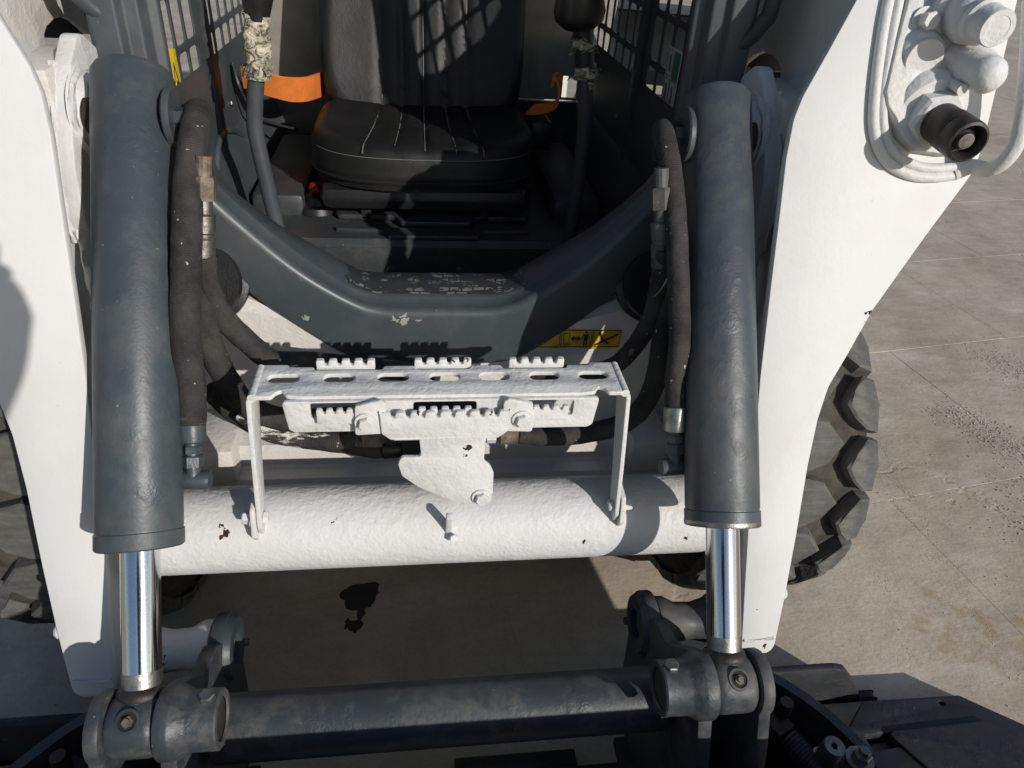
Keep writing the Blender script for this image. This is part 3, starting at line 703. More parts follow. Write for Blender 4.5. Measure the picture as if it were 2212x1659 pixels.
# legs folded down from the ends of the top plate
for s in (-1, 1):
    a = Vector((s * .2165, -.325, SZ - .004)); b = Vector((s * .2265, -.343, .513)); v = (a - b).normalized(); u = Vector((0, -1, .12)).normalized(); u = (u - v * u.dot(v)).normalized(); ln = (a - b).length
    leg = plate('step_leg', roundpoly([(-.016, 0), (-.012, -.012), (.004, -.012), (.012, .004), (.015, ln * .45), (.016, ln), (-.030, ln), (-.024, ln * .75), (-.019, ln * .35)], .006, 3), [], .0055, b, u, v, 'white_step', st, bev=.001)
    tube('bend', [a + Vector((-s * .004, .047, .0035)), a + Vector((-s * .004, -.014, .0035))], .0052, 'white_step', st, 12, 2)
    # welded tab on the tube and the through bolt
    plate('weld_tab', roundpoly([(-.016, -.055), (.014, -.02), (.014, .022), (-.012, .03), (-.024, -.01)], .006, 3), [], .006, b + Vector((s * .0062, 0, .012)), u, v, 'white_step', st, bev=.001)
    bolt('leg_bolt', b + v * .012 + Vector((-s * .003, 0, 0)), (-s, 0, -.1), .0075, .006, 'white_cast', st, False)
    bolt('leg_nut', b + v * .012 + Vector((s * .0095, 0, 0)), (s, 0, .1), .0085, .010, 'white_cast', st, True)

# ------------------------------------------------------------------ front bulkhead and body
prof = [(-.02, .70), (-.060, .685), (-.070, .665), (-.070, .48), (-.078, .472), (-.132, .468), (-.140, .462), (-.140, .435), (-.146, .430), (-.165, .428), (-.170, .422), (-.170, .395), (-.16, .388), (-.06, .38), (-.02, .25), (.16, .13), (1.5, .15)]
def btop(x, z):
    lim = .592 + .10 * min(1, max(0, (abs(x) - .11) / .16)); return min(z, lim) if z > .5 else z
bm = grid_bm([[Vector((x, y, btop(x, z) - (.012 if k == 0 else .004 if k == 1 else 0))) for k, (y, z) in enumerate(prof)] for x in (-.385, -.27, -.19, -.11, 0, .11, .19, .27, .385)])
bh = finish(bm, 'front_bulkhead', 'white_body', LD, 20); tag(bh, 'white lower body front under the cab sill')
box('body_frame', (-.425, .12, .16), (.425, 1.6, .43), 'white_body', LD, .01)
box('engine_housing', (-.40, 1.10, .45), (.40, 1.9, 1.15), 'white_body', LD, .02)
for s in (-1, 1):
    box('frame_bracket', (min(s * .30, s * .362), -.175, .43), (max(s * .30, s * .362), -.065, .492), 'white_body', bh, .006)
    lathe('cab_mount', [(.05, 0), (.055, .006), (.055, .014), (.045, .02), (.045, .03), (.052, .036), (.05, .045), (0, .045)], (s * .318, -.062, .705), (0, -.75, .4), 'black_plastic', LD, 32)
box('tow_hook', (-.04, .02, .10), (.01, .10, .15), 'dark_steel', LD, .004)
# worn pictogram label on the bulkhead
la = [at(*p, 'y', .0405) for p in ((1120, 752), (1338, 750), (1340, 712), (1170, 700))]
LBY = -.0716
def LM(pts): return [(.152 + (x - .15) * .765, .599 + (z - .524) * .95) for x, z in pts]
lbl = plate('bulkhead_label', roundpoly(LM([(.150, .527), (.205, .5255), (.22, .529), (.26, .524), (.322, .527), (.327, .545), (.322, .553), (.326, .560), (.15, .563)]), .003, 2), [], .0016, (0, LBY, 0), (1, 0, 0), (0, 0, 1), 'label_yellow_worn', bh, bev=.0002)
def mark(name, pts, y, parent, mat='label_black'): return plate(name, LM(pts), [], .0006, (0, y, 0), (1, 0, 0), (0, 0, 1), mat, parent, bev=.0001)
yl = LBY - .0012
def ring_rect(x0, z0, x1, z1, t): return [(x0, z0), (x1, z0), (x1, z1), (x0, z1)], [[(x0 + t, z0 + t), (x0 + t, z1 - t), (x1 - t, z1 - t), (x1 - t, z0 + t)]]
for x0, x1 in ((.155, .197), (.199, .262), (.264, .322)):
    o_, h_ = ring_rect(x0, .529, x1, .561, .0012); plate('label_frame', LM(o_), [LM(h) for h in h_], .0006, (0, yl, 0), (1, 0, 0), (0, 0, 1), 'label_black', lbl, bev=.0001)
o_, h_ = ring_rect(.204, .534, .216, .556, .001); plate('label_door_mark', LM(o_), [LM(h) for h in h_], .0006, (0, yl, 0), (1, 0, 0), (0, 0, 1), 'label_black', lbl, bev=.0001)
mark('label_arrow', [(.219, .545), (.226, .551), (.226, .547), (.233, .547), (.233, .551), (.240, .545), (.233, .539), (.233, .543), (.226, .543), (.226, .539)], yl, lbl)
mark('label_figure', [(.246, .532), (.249, .532), (.249, .541), (.251, .541), (.251, .532), (.254, .532), (.254, .552), (.257, .544), (.258, .545), (.255, .5535), (.245, .5535), (.242, .545), (.243, .544), (.246, .552)], yl, lbl)
mark('label_figure_head', circ(.250, .5568, .0023, 10), yl, lbl)
mark('label_stroke', [(.268, .533), (.271, .531), (.318, .552), (.317, .555)], yl, lbl)
mark('label_stroke', [(.275, .556), (.279, .558), (.288, .545), (.300, .536), (.297, .534), (.284, .542)], yl, lbl)

# ------------------------------------------------------------------ cab
CAB = None
def interp(pts, n):
    P = catmull([Vector(p) for p in pts], 24); L_ = [0]
    for a, b in zip(P, P[1:]): L_.append(L_[-1] + (b - a).length)
    out = []; j = 0
    for k in range(n):
        t = L_[-1] * k / (n - 1)
        while j < len(P) - 2 and L_[j + 1] < t: j += 1
        u = (t - L_[j]) / max(1e-9, L_[j + 1] - L_[j]); out.append(P[j].lerp(P[j + 1], min(1, max(0, u))))
    return out
SK = .955                                   # sill sits a little nearer than first measured
def half(pts):
    q = [(x * SK, -1 + (y + 1) * SK, 1.18 + (z - 1.18) * SK) for x, y, z in pts]
    return [(-x, y, z) for x, y, z in q[::-1]] + q
NS = 97
def interp_lin(pts, n, win=3):
    P = [Vector(p) for p in pts]; L_ = [0]
    for a, b in zip(P, P[1:]): L_.append(L_[-1] + (b - a).length)
    out = []; j = 0; m = n * 4
    for k in range(m):
        t = L_[-1] * k / (m - 1)
        while j < len(P) - 2 and L_[j + 1] < t: j += 1
        u = (t - L_[j]) / max(1e-9, L_[j + 1] - L_[j]); out.append(P[j].lerp(P[j + 1], min(1, max(0, u))))
    w = win * 4; sm = []
    for k in range(m):
        ww = min(w, k, m - 1 - k); sm.append(sum(out[k - ww:k + ww + 1], Vector()) / (2 * ww + 1))
    return [sm[round(k * (m - 1) / (n - 1))] for k in range(n)]
inner = interp_lin(half([(.06, .062, .664), (.118, .062, .664), (.150, .062, .684), (.190, .062, .710), (.235, .062, .738), (.29, .062, .785), (.335, .058, .835), (.350, .055, .875)]), NS)
mid1 = interp_lin(half([(.06, .000, .652), (.108, .000, .652), (.148, .000, .676), (.195, .000, .712), (.235, .000, .748), (.29, .0, .805), (.335, .0, .865), (.350, .0, .89)]), NS)
cre = interp_lin(half([(.055, -.026, .645), (.098, -.026, .645), (.142, -.026, .668), (.195, -.026, .705), (.235, -.026, .742), (.30, -.026, .812), (.34, -.024, .87), (.355, -.022, .895)]), NS)
cre2 = interp_lin(half([(.055, -.033, .636), (.099, -.033, .636), (.144, -.033, .660), (.197, -.033, .697), (.239, -.033, .735), (.305, -.033, .805), (.35, -.033, .865), (.365, -.03, .89)]), NS)
low = interp_lin(half([(.055, -.032, .550), (.105, -.032, .550), (.145, -.032, .566), (.192, -.032, .602), (.24, -.032, .642), (.315, -.03, .715), (.36, -.028, .77), (.41, -.02, .86)]), NS)
low2 = [p + Vector((0, .006, -.006)) for p in low]; low3 = [p + Vector((0, .09, -.004)) for p in low]
drop = [p + Vector((0, .008, -.006)) for p in inner]; drop2 = [p + Vector((0, .012, -.16)) for p in inner]
bm = grid_bm([drop2, drop, inner, [a.lerp(b, .5) + Vector((0, 0, .002)) for a, b in zip(inner, mid1)], [p + Vector((0, .004, .0015)) for p in mid1], mid1, [p + Vector((0, -.003, -.0035)) for p in mid1], [a.lerp(b, .85) for a, b in zip(mid1, cre)], cre, [(a + b) / 2 + Vector((0, -.0015, .001)) for a, b in zip(cre, cre2)], cre2, [p + Vector((0, -.0006, -.006)) for p in cre2], [p + Vector((0, -.0006, .004)) for p in low], low, low2, low3])
cab = finish(bm, 'cab_frame', 'sill', LD, 50); tag(cab, 'dark grey cab frame with U-shaped entry sill')
for s in (-1, 1):
    # ribbed front post (section in x,y extruded upward)
    sec = [(.350, .034), (.362, .030), (.368, .012), (.385, .010), (.391, -.002), (.422, -.004), (.428, .004), (.428, .048), (.350, .048)]
    sec = roundpoly(sec, .005, 3); bm = bmesh.new(); rows = []
    for z in (.80, 1.2, 1.95): rows.append([Vector((s * x, y + .012 + (z - .95) * .06, z)) for x, y in sec + sec[:1]])
    bm = grid_bm(rows); finish(bm, 'front_post', 'grey_cab', cab, 40)
    # side wall under the mesh, with an inward step low down
    bm = grid_bm([[Vector((s * x, y, z)) for x, z in ((.402, .90), (.402, .855), (.400, .75), (.380, .70), (.36, .60), (.355, .45))] for y in (.10, .4, .7, 1.0)])
    sw = finish(bm, 'side_panel', 'grey_cab' if s < 0 else 'dark_shaded_cab', cab, 20)  # right wall darker than its left twin: cab shade in the colour
    # steel mesh side screen
    holes = []; 
    for i in range(14):
        for j in range(7):
            y0 = .105 + i * .0625; z0 = .862 + j * .083
            if i == 5: continue
            holes.append(roundpoly([(y0, z0), (y0 + .0515, z0), (y0 + .0515, z0 + .071), (y0, z0 + .071)], .010, 3))
    sc_ = plate('side_screen', [(.075, .845), (1.0, .845), (1.0, 1.9), (.075, 1.9)], holes, .003, (s * .408, 0, 0), (0, 1, 0), (0, 0, 1), 'grey_cab' if s < 0 else 'dark_shaded_cab', cab, bev=.0004)  # right screen carries the cab shade in its colour
    box('screen_stay', (min(s * .395, s * .415), .437, .70), (max(s * .395, s * .415), .468, 1.9), 'dark_shaded_cab', cab, .003)
    for y, z in ((.22, .80), (.55, .80), (.85, .81), (.22, .73)): bolt('panel_bolt', (s * .40, y, z), (-s, 0, 0), .006, .004, 'bare_steel', sw, False)
box('rear_panel_frame', (-.42, .945, .45), (.42, .97, .735), 'dark_shaded_cab', cab, .004)
plate('rear_panel', [(-.42, .74), (.42, .74), (.42, 1.9), (-.42, 1.9)], [[(.352, .745), (.352, .80), (.392, .80), (.392, .745)]], .012, (0, .955, 0), (1, 0, 0), (0, 0, 1), 'tan_panel', cab)
box('roof', (-.44, .02, 1.9), (.44, 1.05, 1.95), 'dark_shaded_cab', cab, .01)
box('cab_floor', (-.36, .07, .44), (.36, 1.0, .46), 'dark_shaded_cab', cab, .002)
# seat box in front of and under the seat
prof = [(.305, .455), (.310, .598), (.322, .610), (.40, .612), (.42, .616), (.9, .62)]
bm = grid_bm([[Vector((x, y, z)) for y, z in prof] for x in (-.355, -.28, .28, .355)]); sb = finish(bm, 'seat_box', 'dark_shaded_cab', cab, 30)
plate('access_cover', roundpoly([(-.19, .40), (-.075, .40), (-.062, .368), (.075, .368), (.088, .40), (.20, .40), (.22, .50), (-.21, .50)], .012, 4), [], .012, (0, 0, .622), (1, 0, 0), (0, 1, 0), 'dark_shaded_cab', cab, bev=.004)
plate('cover_rib', roundpoly([(-.085, .318), (.09, .318), (.10, .345), (.20, .352), (.20, .36), (-.19, .36), (-.19, .352), (-.095, .345)], .006, 4), [], .01, (0, 0, .614), (1, 0, 0), (0, 1, 0), 'dark_shaded_cab', cab, bev=.003)
for x, z in ((-.085, .55), (.055, .55), (-.2, .56), (.2, .56)): lathe('floor_bolt', [(0, .006), (.007, .005), (.010, 0)], (x, .306, z), (0, -1, 0), 'dark_shaded_cab', cab, 16)
for x in (-.13, .13, .2): lathe('seat_stud', [(.009, 0), (.009, .03), (.012, .031), (.012, .05), (0, .05)], (x, .46, .622), (0, 0, 1), 'grease', cab, 14)
lathe('red_knob', [(.006, -.012), (.012, -.008), (.014, .0), (.010, .008), (0, .01)], (-.235, .45, .665), (0, 0, 1), 'red_plastic', cab, 18)
lathe('rubber_boot', [(.04, 0), (.036, .012), (.026, .016), (.022, .03), (.012, .034), (0, .034)], (-.235, .45, .618), (0, 0, 1), 'black_plastic', cab, 24)
box('control_cover', (-.36, .42, .60), (-.255, .85, .66), 'dark_shaded_cab', cab, .015)
box('control_cover', (.255, .42, .60), (.36, .85, .66), 'dark_shaded_cab', cab, .015)
# grab handle on the left wall, cable hook
tube('wall_ridge', [(-.396, .33, .70), (-.396, .40, .765), (-.396, .50, .76), (-.392, .60, .715), (-.385, .66, .68)], .006, 'grey_cab', cab, 10, 8)
# warning label with triangle on the left screen, and pictogram label on the right screen
yl_ = plate('warning_label', [(.212, .862), (.268, .855), (.268, .948), (.222, .955), (.212, .94)], [], .0012, (-.4045, 0, 0), (0, 1, 0), (0, 0, 1), 'label_yellow', cab, bev=.0002)
tag(yl_, 'yellow warning label with black triangle on the left screen')
def xmark(name, pts, holes, x, parent, mat='label_black'): return plate(name, pts, holes, .0006, (x, 0, 0), (0, 1, 0), (0, 0, 1), mat, parent, bev=.0001)
xmark('label_triangle', [(.226, .884), (.264, .879), (.246, .932)], [[(.230, .886), (.246, .926), (.260, .882)]], -.4035, yl_)
xmark('label_figure', [(.238, .887), (.252, .885), (.250, .894), (.254, .901), (.247, .905), (.243, .898)], [], -.4035, yl_)
xmark('label_line', [(.2195, .866), (.2210, .866), (.2210, .945), (.2195, .945)], [], -.4035, yl_)
xmark('label_line', [(.222, .868), (.264, .872), (.264, .8735), (.222, .8695)], [], -.4035, yl_)
pl = plate('pictogram_label', [(.222, .80), (.293, .80), (.293, .985), (.222, .985)], [], .0012, (.4045, 0, 0), (0, 1, 0), (0, 0, 1), 'label_white', cab, bev=.0002)
tag(pl, 'pale pictogram label with a green header box on the right screen')
xmark('label_green_box', [(.225, .937), (.255, .937), (.255, .982), (.225, .982)], [], .4035, pl, 'label_green')
for r_ in range(4):
    for c2 in range(2):
        if c2 == 0 and r_ == 3: continue
        y0 = .225 + c2 * .033; z0 = .805 + r_ * .045
        xmark('label_frame', [(y0, z0), (y0 + .031, z0), (y0 + .031, z0 + .041), (y0, z0 + .041)], [[(y0 + .001, z0 + .001), (y0 + .001, z0 + .04), (y0 + .03, z0 + .04), (y0 + .03, z0 + .001)]], .4035, pl, 'label_grey')
        xmark('label_figure', [(y0 + .008, z0 + .006), (y0 + .022, z0 + .008), (y0 + .018, z0 + .02), (y0 + .023, z0 + .03), (y0 + .014, z0 + .034), (y0 + .011, z0 + .02)], [], .4034, pl, 'label_grey')
plate('small_warning_label', [(.20, .70), (.235, .70), (.222, .765)], [], .0012, (.394, 0, 0), (0, 1, 0), (0, 0, 1), 'label_yellow', cab, bev=.0002)
# bent grab handles outside the posts and hydraulic pipes behind them
for s in (-1, 1):
    tube('grab_handle', [(s * .40, .03, 1.022), (s * .418, .02, 1.035), (s * .432, .01, 1.06), (s * .438, .005, 1.10), (s * .438, .0, 1.35)], .011, 'grey_cab' if s < 0 else 'dark_shaded_cab', cab, 14, 8)  # right handle's darker tone is painted shade
    tube('pipe_loop', [(s * .50, .22, 1.12), (s * .497, .20, 1.04), (s * .49, .20, 1.0), (s * .475, .20, .978), (s * .458, .20, .985), (s * .452, .20, 1.02), (s * .45, .2, 1.12)], .012, 'grease', LD, 14, 8)

# ------------------------------------------------------------------ seat
def pillow(name, fr, hx, hy, th, seams, mat, parent, corner=(3.2, 5), er=.035, dish=.01, bolster=.0, nr=26, na=120):
    """rounded upholstered pad: fr maps local (x, y, up) to world"""
    bm = bmesh.new(); rows = []
    def pos(a, r):
        c, sn = math.cos(a), math.sin(a); e = corner[0] if sn < 0 else corner[1]
        k = (abs(c) ** e + abs(sn) ** e) ** (-1 / e); return c * k * hx * r, sn * k * hy * r
    def top(x, y, edge):
        z = th - dish * math.exp(-((x / hx) ** 2 + (y / hy) ** 2) * 1.6) + bolster * min(1, (abs(x) / hx) ** 3)
        for sx in seams:
            sxx = sx[0] + (sx[1] - sx[0]) * (y / hy + 1) / 2
            z -= .0075 * math.exp(-((x - sxx) / .006) ** 2) * edge
        return z
    ctr = bm.verts.new(fr @ Vector((0, 0, top(0, 0, 1))))
    for i in range(1, nr + 1):
        r = (i / nr) ** .8; ring = []
        for k in range(na):
            a = 2 * PI * k / na; x, y = pos(a, r); m_ = pos(a, 1); dd = (1 - r) * math.hypot(*m_)
            edge = min(1, dd / .02)
            z = top(x, y, edge)
            if dd < er: z -= er - math.sqrt(max(0, er * er - (er - dd) ** 2))
            ring.append(bm.verts.new(fr @ Vector((x, y, z))))
        rows.append(ring)
    for (r, z) in ((1.0, th - er - .012), (1.008, th - er - .020), (1.012, th - er - .028), (1.0, th - er - .036), (1.0, th * .35), (.985, .0), (.9, -.004)):
        rows.append([bm.verts.new(fr @ Vector((*pos(2 * PI * k / na, r), z))) for k in range(na)])
    for k in range(na): bm.faces.new((ctr, rows[0][k], rows[0][(k + 1) % na]))
    for a, b in zip(rows, rows[1:]):
        for k in range(na): bm.faces.new((a[k], a[(k + 1) % na], b[(k + 1) % na], b[k]))
    bm.faces.new(rows[-1])
    ob = finish(bm, name, mat, parent, 60)
    return ob, top
SX = -.012
fr = Matrix.Translation((SX, .548, .692)) @ Matrix.Rotation(math.radians(-2), 4, 'X')
seams = [(-.118, -.094), (-.060, -.047), (-.002, 0), (.058, .048), (.110, .096)]
seat, topf = pillow('operator_seat', fr, .229, .212, .086, seams, 'vinyl', LD, corner=(2.9, 6), er=.034, dish=.012, bolster=.012)
tag(seat, 'black vinyl operator seat with grey stitched channels')
for sx in seams:
    pts = []
    for k in range(30):
        y = -.203 + .39 * k / 29; x = sx[0] + (sx[1] - sx[0]) * (y / .212 + 1) / 2
        e = .034; dd = .212 + y; z = topf(x, y, 1)
        if dd < e: z -= e - math.sqrt(max(0, e * e - (e - dd) ** 2))
        pts.append(fr @ Vector((x, y, z + .0016)))
    tube('seam', pts, .0014, 'stitch', seat, 6, 0)
def rim(frm, hx, hy, z, corner, r, a0, a1, name, mat, k=1.0, n=60):
    P = []
    for i in range(n + 1):
        a = a0 + (a1 - a0) * i / n; c, sn = math.cos(a), math.sin(a); e = corner[0] if sn < 0 else corner[1]
        q = (abs(c) ** e + abs(sn) ** e) ** (-1 / e); P.append(frm @ Vector((c * q * hx * k, sn * q * hy * k, z)))
    return tube(name, P, r, mat, seat, 6, 0)
rim(fr, .229, .212, .086 - .025, (2.9, 6), .0008, PI * 1.02, PI * 1.98, 'front_stitching', 'stitch', .995)
rim(fr, .229, .212, .016, (2.9, 6), .004, PI * 1.02, PI * 1.98, 'piping', 'vinyl', 1.004)
frb = Matrix.Translation((SX, .775, .765)) @ Matrix.Rotation(math.radians(74), 4, 'X') @ Matrix.Translation((0, .27, -.02))
bseams = [(-.094, -.098), (-.047, -.05), (0, 0), (.048, .05), (.096, .10)]
bk, topb = pillow('backrest', frb, .232, .33, .075, bseams, 'vinyl', seat, corner=(6, 4), er=.04, dish=.008, bolster=.016)
for sx in bseams:
    pts = [frb @ Vector((sx[0] + (sx[1] - sx[0]) * (y / .33 + 1) / 2, y, topb(sx[0] + (sx[1] - sx[0]) * (y / .33 + 1) / 2, y, 1) + .0005)) for y in [-.29 + .58 * k / 30 for k in range(31)]]
    tube('seam', pts, .0010, 'black_plastic', bk, 6, 0)
box('seat_pan', (SX - .205, .362, .648), (SX + .205, .75, .696), 'black_plastic', seat, .02)
box('slide_rail', (SX - .13, .40, .618), (SX - .11, .72, .666), 'grease', seat, .002)
box('slide_rail', (SX + .11, .40, .618), (SX + .13, .72, .666), 'grease', seat, .002)
# orange belt: stretched strap at the left, looped buckle strap at the right
def strap(name, pts, w, wdir, mat, parent, th=.0022):
    P = catmull(pts, 8); bm = bmesh.new(); rows = []
    for i, p in enumerate(P):
        t = (P[min(i + 1, len(P) - 1)] - P[max(i - 1, 0)]).normalized(); wd = Vector(wdir); wd = (wd - t * wd.dot(t)).normalized(); nn = t.cross(wd)
        rows.append([p + wd * w / 2 - nn * th, p + wd * w / 2 + nn * th, p - wd * w / 2 + nn * th, p - wd * w / 2 - nn * th, p + wd * w / 2 - nn * th])
    return finish(grid_bm(rows), name, mat, parent, 40)
strap('seat_belt', [(-.385, .62, .835), (-.345, .61, .826), (-.30, .62, .815), (-.270, .66, .806), (-.252, .72, .80), (-.243, .80, .79)], .052, (0, -.45, 1), 'belt_orange', seat)
strap('belt_end', [(.232, .69, .775), (.262, .665, .785), (.285, .655, .80), (.290, .66, .835), (.280, .67, .853), (.272, .665, .83)], .045, (.25, 1, .2), 'belt_orange', seat)
box('belt_latch', (.225, .62, .70), (.275, .70, .765), 'black_plastic', seat, .01)
strap('belt_guide', [(-.40, .60, .86), (-.392, .585, .83), (-.385, .59, .80), (-.375, .60, .77), (-.35, .62, .745), (-.30, .66, .72)], .03, (.6, -1, .4), 'black_plastic', seat)

# ------------------------------------------------------------------ control levers
def lever(s, pts, r, wrap, grip_at, label):
    shaft = tube('control_lever', pts, r, 'grey_cab' if s < 0 else 'dark_shaded_cab', LD, 18, 10); tag(shaft, label)  # right shaft darker: shade put into its colour
    return shaft
ll = lever(-1, [(-.288, .30, .54), (-.291, .30, .64), (-.299, .30, .73), (-.305, .30, .80), (-.305, .30, .83), (-.299, .30, .87), (-.291, .30, .91), (-.279, .30, .99), (-.274, .30, 1.03)], .0138, None, None, 'left control lever with grey bent shaft and peeling cream tape')
rl = lever(1, [(.268, .30, .54), (.271, .30, .65), (.274, .30, .74), (.275, .30, .81), (.272, .30, .87), (.262, .30, .94), (.252, .30, .99), (.246, .30, 1.03)], .0138, None, None, 'right control lever with shade-darkened shaft and torn tape')
tube('tape_wrap', [(-.2915, .30, .902), (-.288, .30, .93), (-.283, .30, .965), (-.278, .30, .998)], lambda t: .0205 + .001 * math.sin(t * 19), 'tape', ll, 24, 8, ripple=.10)
tube('grip', [(-.279, .30, .99), (-.274, .30, 1.03), (-.268, .298, 1.08), (-.262, .29, 1.16)], lambda t: .0225 - .003 * math.cos(t * 9), 'black_plastic', ll, 18, 8)
tube('tape_wrap', [(.265, .30, .925), (.261, .30, .945)], lambda t: .0185, 'tape', rl, 24, 8, ripple=.14)
tube('tape_wrap', [(.257, .30, .968), (.252, .30, .99)], lambda t: .0190, 'tape', rl, 24, 8, ripple=.16)
tube('grip_sleeve', [(.2645, .30, .93), (.2535, .30, .983), (.248, .30, 1.015)], .0172, 'black_plastic', rl, 18, 8)
bm = bmesh.new(); add_lathe(bm, [(0, -.006), (.026, -.004), (.040, .008), (.043, .022), (.036, .06), (.03, .09), (0, .10)], (.242, .292, 1.008), (-.1, -.1, 1), 28); finish(bm, 'grip_knob', 'black_plastic', rl, 50)
# torn flaps of tape
rt = random.Random(5)
for (c, par, n) in (((.262, .283, .935), rl, 7), ((.255, .283, .978), rl, 8), ((-.288, .279, .915), ll, 6), ((-.283, .279, .97), ll, 4)):
    for k in range(n):
        a = rt.uniform(PI, 2 * PI); R0 = .019; p = Vector((c[0] + R0 * math.cos(a), .30 + R0 * math.sin(a), c[2] + rt.uniform(-.014, .012)))
        q = p + Vector((math.cos(a) * .010, math.sin(a) * .008, rt.uniform(-.012, .004))); w = rt.uniform(.006, .013)
        bm = grid_bm([[p + Vector((-math.sin(a) * w * t, math.cos(a) * w * t, .004 * math.sin(t * 3))), p.lerp(q, .5) + Vector((-math.sin(a) * w * t * 1.1, math.cos(a) * w * t, .003)), q + Vector((-math.sin(a) * w * t * .7, math.cos(a) * w * t * .7, .003 * t))] for t in (-.5, 0, .5)])
        bmesh.ops.solidify(bm, geom=bm.faces[:], thickness=.0015); finish(bm, 'tape_flap', 'tape', par, 60)

# ------------------------------------------------------------------ hydraulic coupler block on the right arm
def on2(px, py, lift): p = on_arm(px, py, lift); return (p.x, (p - AO).dot(AV))
CL = .016
cp = [(1968, -60), (1964, 0), (1941, 86), (1916, 198), (1920, 228), (1938, 256), (1950, 298), (1980, 325), (2050, 335), (2100, 333), (2133, 281), (2165, 130), (2196, 0), (2205, -60)]
blk = plate('coupler_block', roundpoly([on2(x, y, CL) for x, y in cp], .008, 3), [], CL, AO + AN * CL / 2, (1, 0, 0), AV, 'white_cast', LD, bev=.003)
tag(blk, 'white painted hydraulic coupler block on the right lift arm')
gp = [on_arm(x, y, .004) for x, y in ((1928, -40), (1908, 60), (1890, 198), (1889, 285), (1914, 347), (1975, 380), (2055, 379), (2102, 357))]
gpi = [on_arm(x, y, .006) for x, y in ((1950, -40), (1930, 60), (1908, 195), (1908, 278), (1930, 330), (1985, 360), (2055, 362), (2098, 345))]
tube('guard_ridge', gp, .0065, 'white_cast', blk, 14, 10)
tube('guard_ridge', gpi, .006, 'white_cast', blk, 14, 10)
gl = [on_arm(2060, 375, .004)] + [on_arm(x, y, l) for x, y, l in ((2100, 360, .012), (2135, 366, .03), (2165, 352, .045), (2190, 322, .055), (2204, 280, .06), (2213, 220, .06), (2222, 120, .06), (2228, 0, .05))]
tube('guard_loop', gl, .0088, 'white_cast', blk, 18, 10)
CX = Vector((-.03, -.97, -.10)).normalized()
def coupler(tip_px, off, prof, seg, name, mat, smooth=35):
    c = Vector(((tip_px[0] - 1106) / 1533, (tip_px[1] - 829.5) / 1533, 1)); r = Vector([sum(CAM_R[i][j] * c[j] for j in range(3)) for i in range(3)])
    tip = CAM_C + r * ((AO - CAM_C).dot(AN) / r.dot(AN) - off); bm = bmesh.new(); add_lathe(bm, prof, tip, -CX, seg); return finish(bm, name, mat, blk, smooth), tip
# prof heights are measured back from the tip
o1, t1 = coupler((2093, 309), .085, [(0, .010), (.0105, .010), (.0115, .009), (.0115, .018), (.017, .018), (.0185, .003), (.0195, 0), (.0225, .0015), (.0235, .005), (.0235, .020), (.0225, .0215), (.0235, .023), (.0235, .040), (.0225, .0415), (.0225, .06), (.020, .064), (.020, .085)], 40, 'hydraulic_coupler', 'grease')
tag(o1, 'unpainted black hydraulic coupler with rusty centre')
lathe('coupler_poppet', [(0, .0035), (.0085, .0045), (.0095, .008), (.0095, .012)], t1, -CX, 'bare_steel', o1, 24)
bm = bmesh.new(); add_hex(bm, t1 - CX * .086, CX, .034, .026, .004, .2); finish(bm, 'hex_collar', 'white_cast', o1, 25)
lathe('coupler_base', [(.050, .11), (.048, .088), (.042, .080), (.030, .078)], t1, -CX, 'white_cast', o1, 36)
o2, t2 = coupler((2156, 62), .085, [(0, .0005), (.0125, .0005), (.013, 0), (.0185, 0), (.0195, .002), (.0195, .018), (.021, .022), (.024, .024), (.024, .032), (.0225, .034), (.0275, .040), (.0285, .046), (.0285, .06), (.027, .064), (.031, .068), (.031, .078)], 44, 'hydraulic_coupler', 'white_cast')
bm = bmesh.new(); add_hex(bm, t2 - CX * .082, CX, .041, .022, .004, .25); finish(bm, 'hex_collar', 'white_cast', o2, 25)
lathe('coupler_base', [(.052, .11), (.050, .084), (.042, .078)], t2, -CX, 'white_cast', o2, 36)
o3, t3 = coupler((2152, 172), .075, [(0, -.001), (.008, .0005), (.015, .005), (.0195, .012), (.0205, .018), (.0205, .030), (.0225, .034), (.0225, .060), (.026, .066), (.026, .09)], 40, 'coupler_cap', 'white_cast', 60)
lathe('cap_stud', [(.006, 0), (.006, .03), (0, .03)], t3 - CX * .05 + Vector((-.02, 0, -.018)), CX, 'white_cast', o3, 12)
o4, t4 = coupler((1998, 128), .022, [(0, 0), (.0215, 0), (.0225, .0015), (.0225, .005), (.026, .008), (.029, .016), (.030, .05)], 40, 'blanked_port', 'white_cast')
bm = bmesh.new(); d_ = t3 - t4; add_box(bm, (-.016, -.012, 0), (.016, .012, d_.length), .006, frame(t4 - CX * .04, d_ - CX * d_.dot(CX)));  finish(bm, 'port_bridge', 'white_cast', blk)
p5 = on_arm(2003, 42, CL + .006); bolt('block_bolt', p5 - AN * .006, (CX + AN).normalized(), .0105, .014, 'white_cast', blk)

# ------------------------------------------------------------------ quick coupler (grey carrier at the arm tips)
def arc(c, r, a0, a1, n=8): return [(c[0] + r * math.cos(a0 + (a1 - a0) * k / n), c[1] + r * math.sin(a0 + (a1 - a0) * k / n)) for k in range(n + 1)]
A2, B2 = (PA.y, PA.z), (PB.y, PB.z)
D = math.radians
bar = lathe('coupler_bar', [(0, -.275), (.0395, -.275), (.0395, .275), (0, .275)], (0, -.50, .33), (1, 0, 0), 'grey_coupler', LD, 64)
tag(bar, 'dark grey round bar joining both sides of the quick coupler')
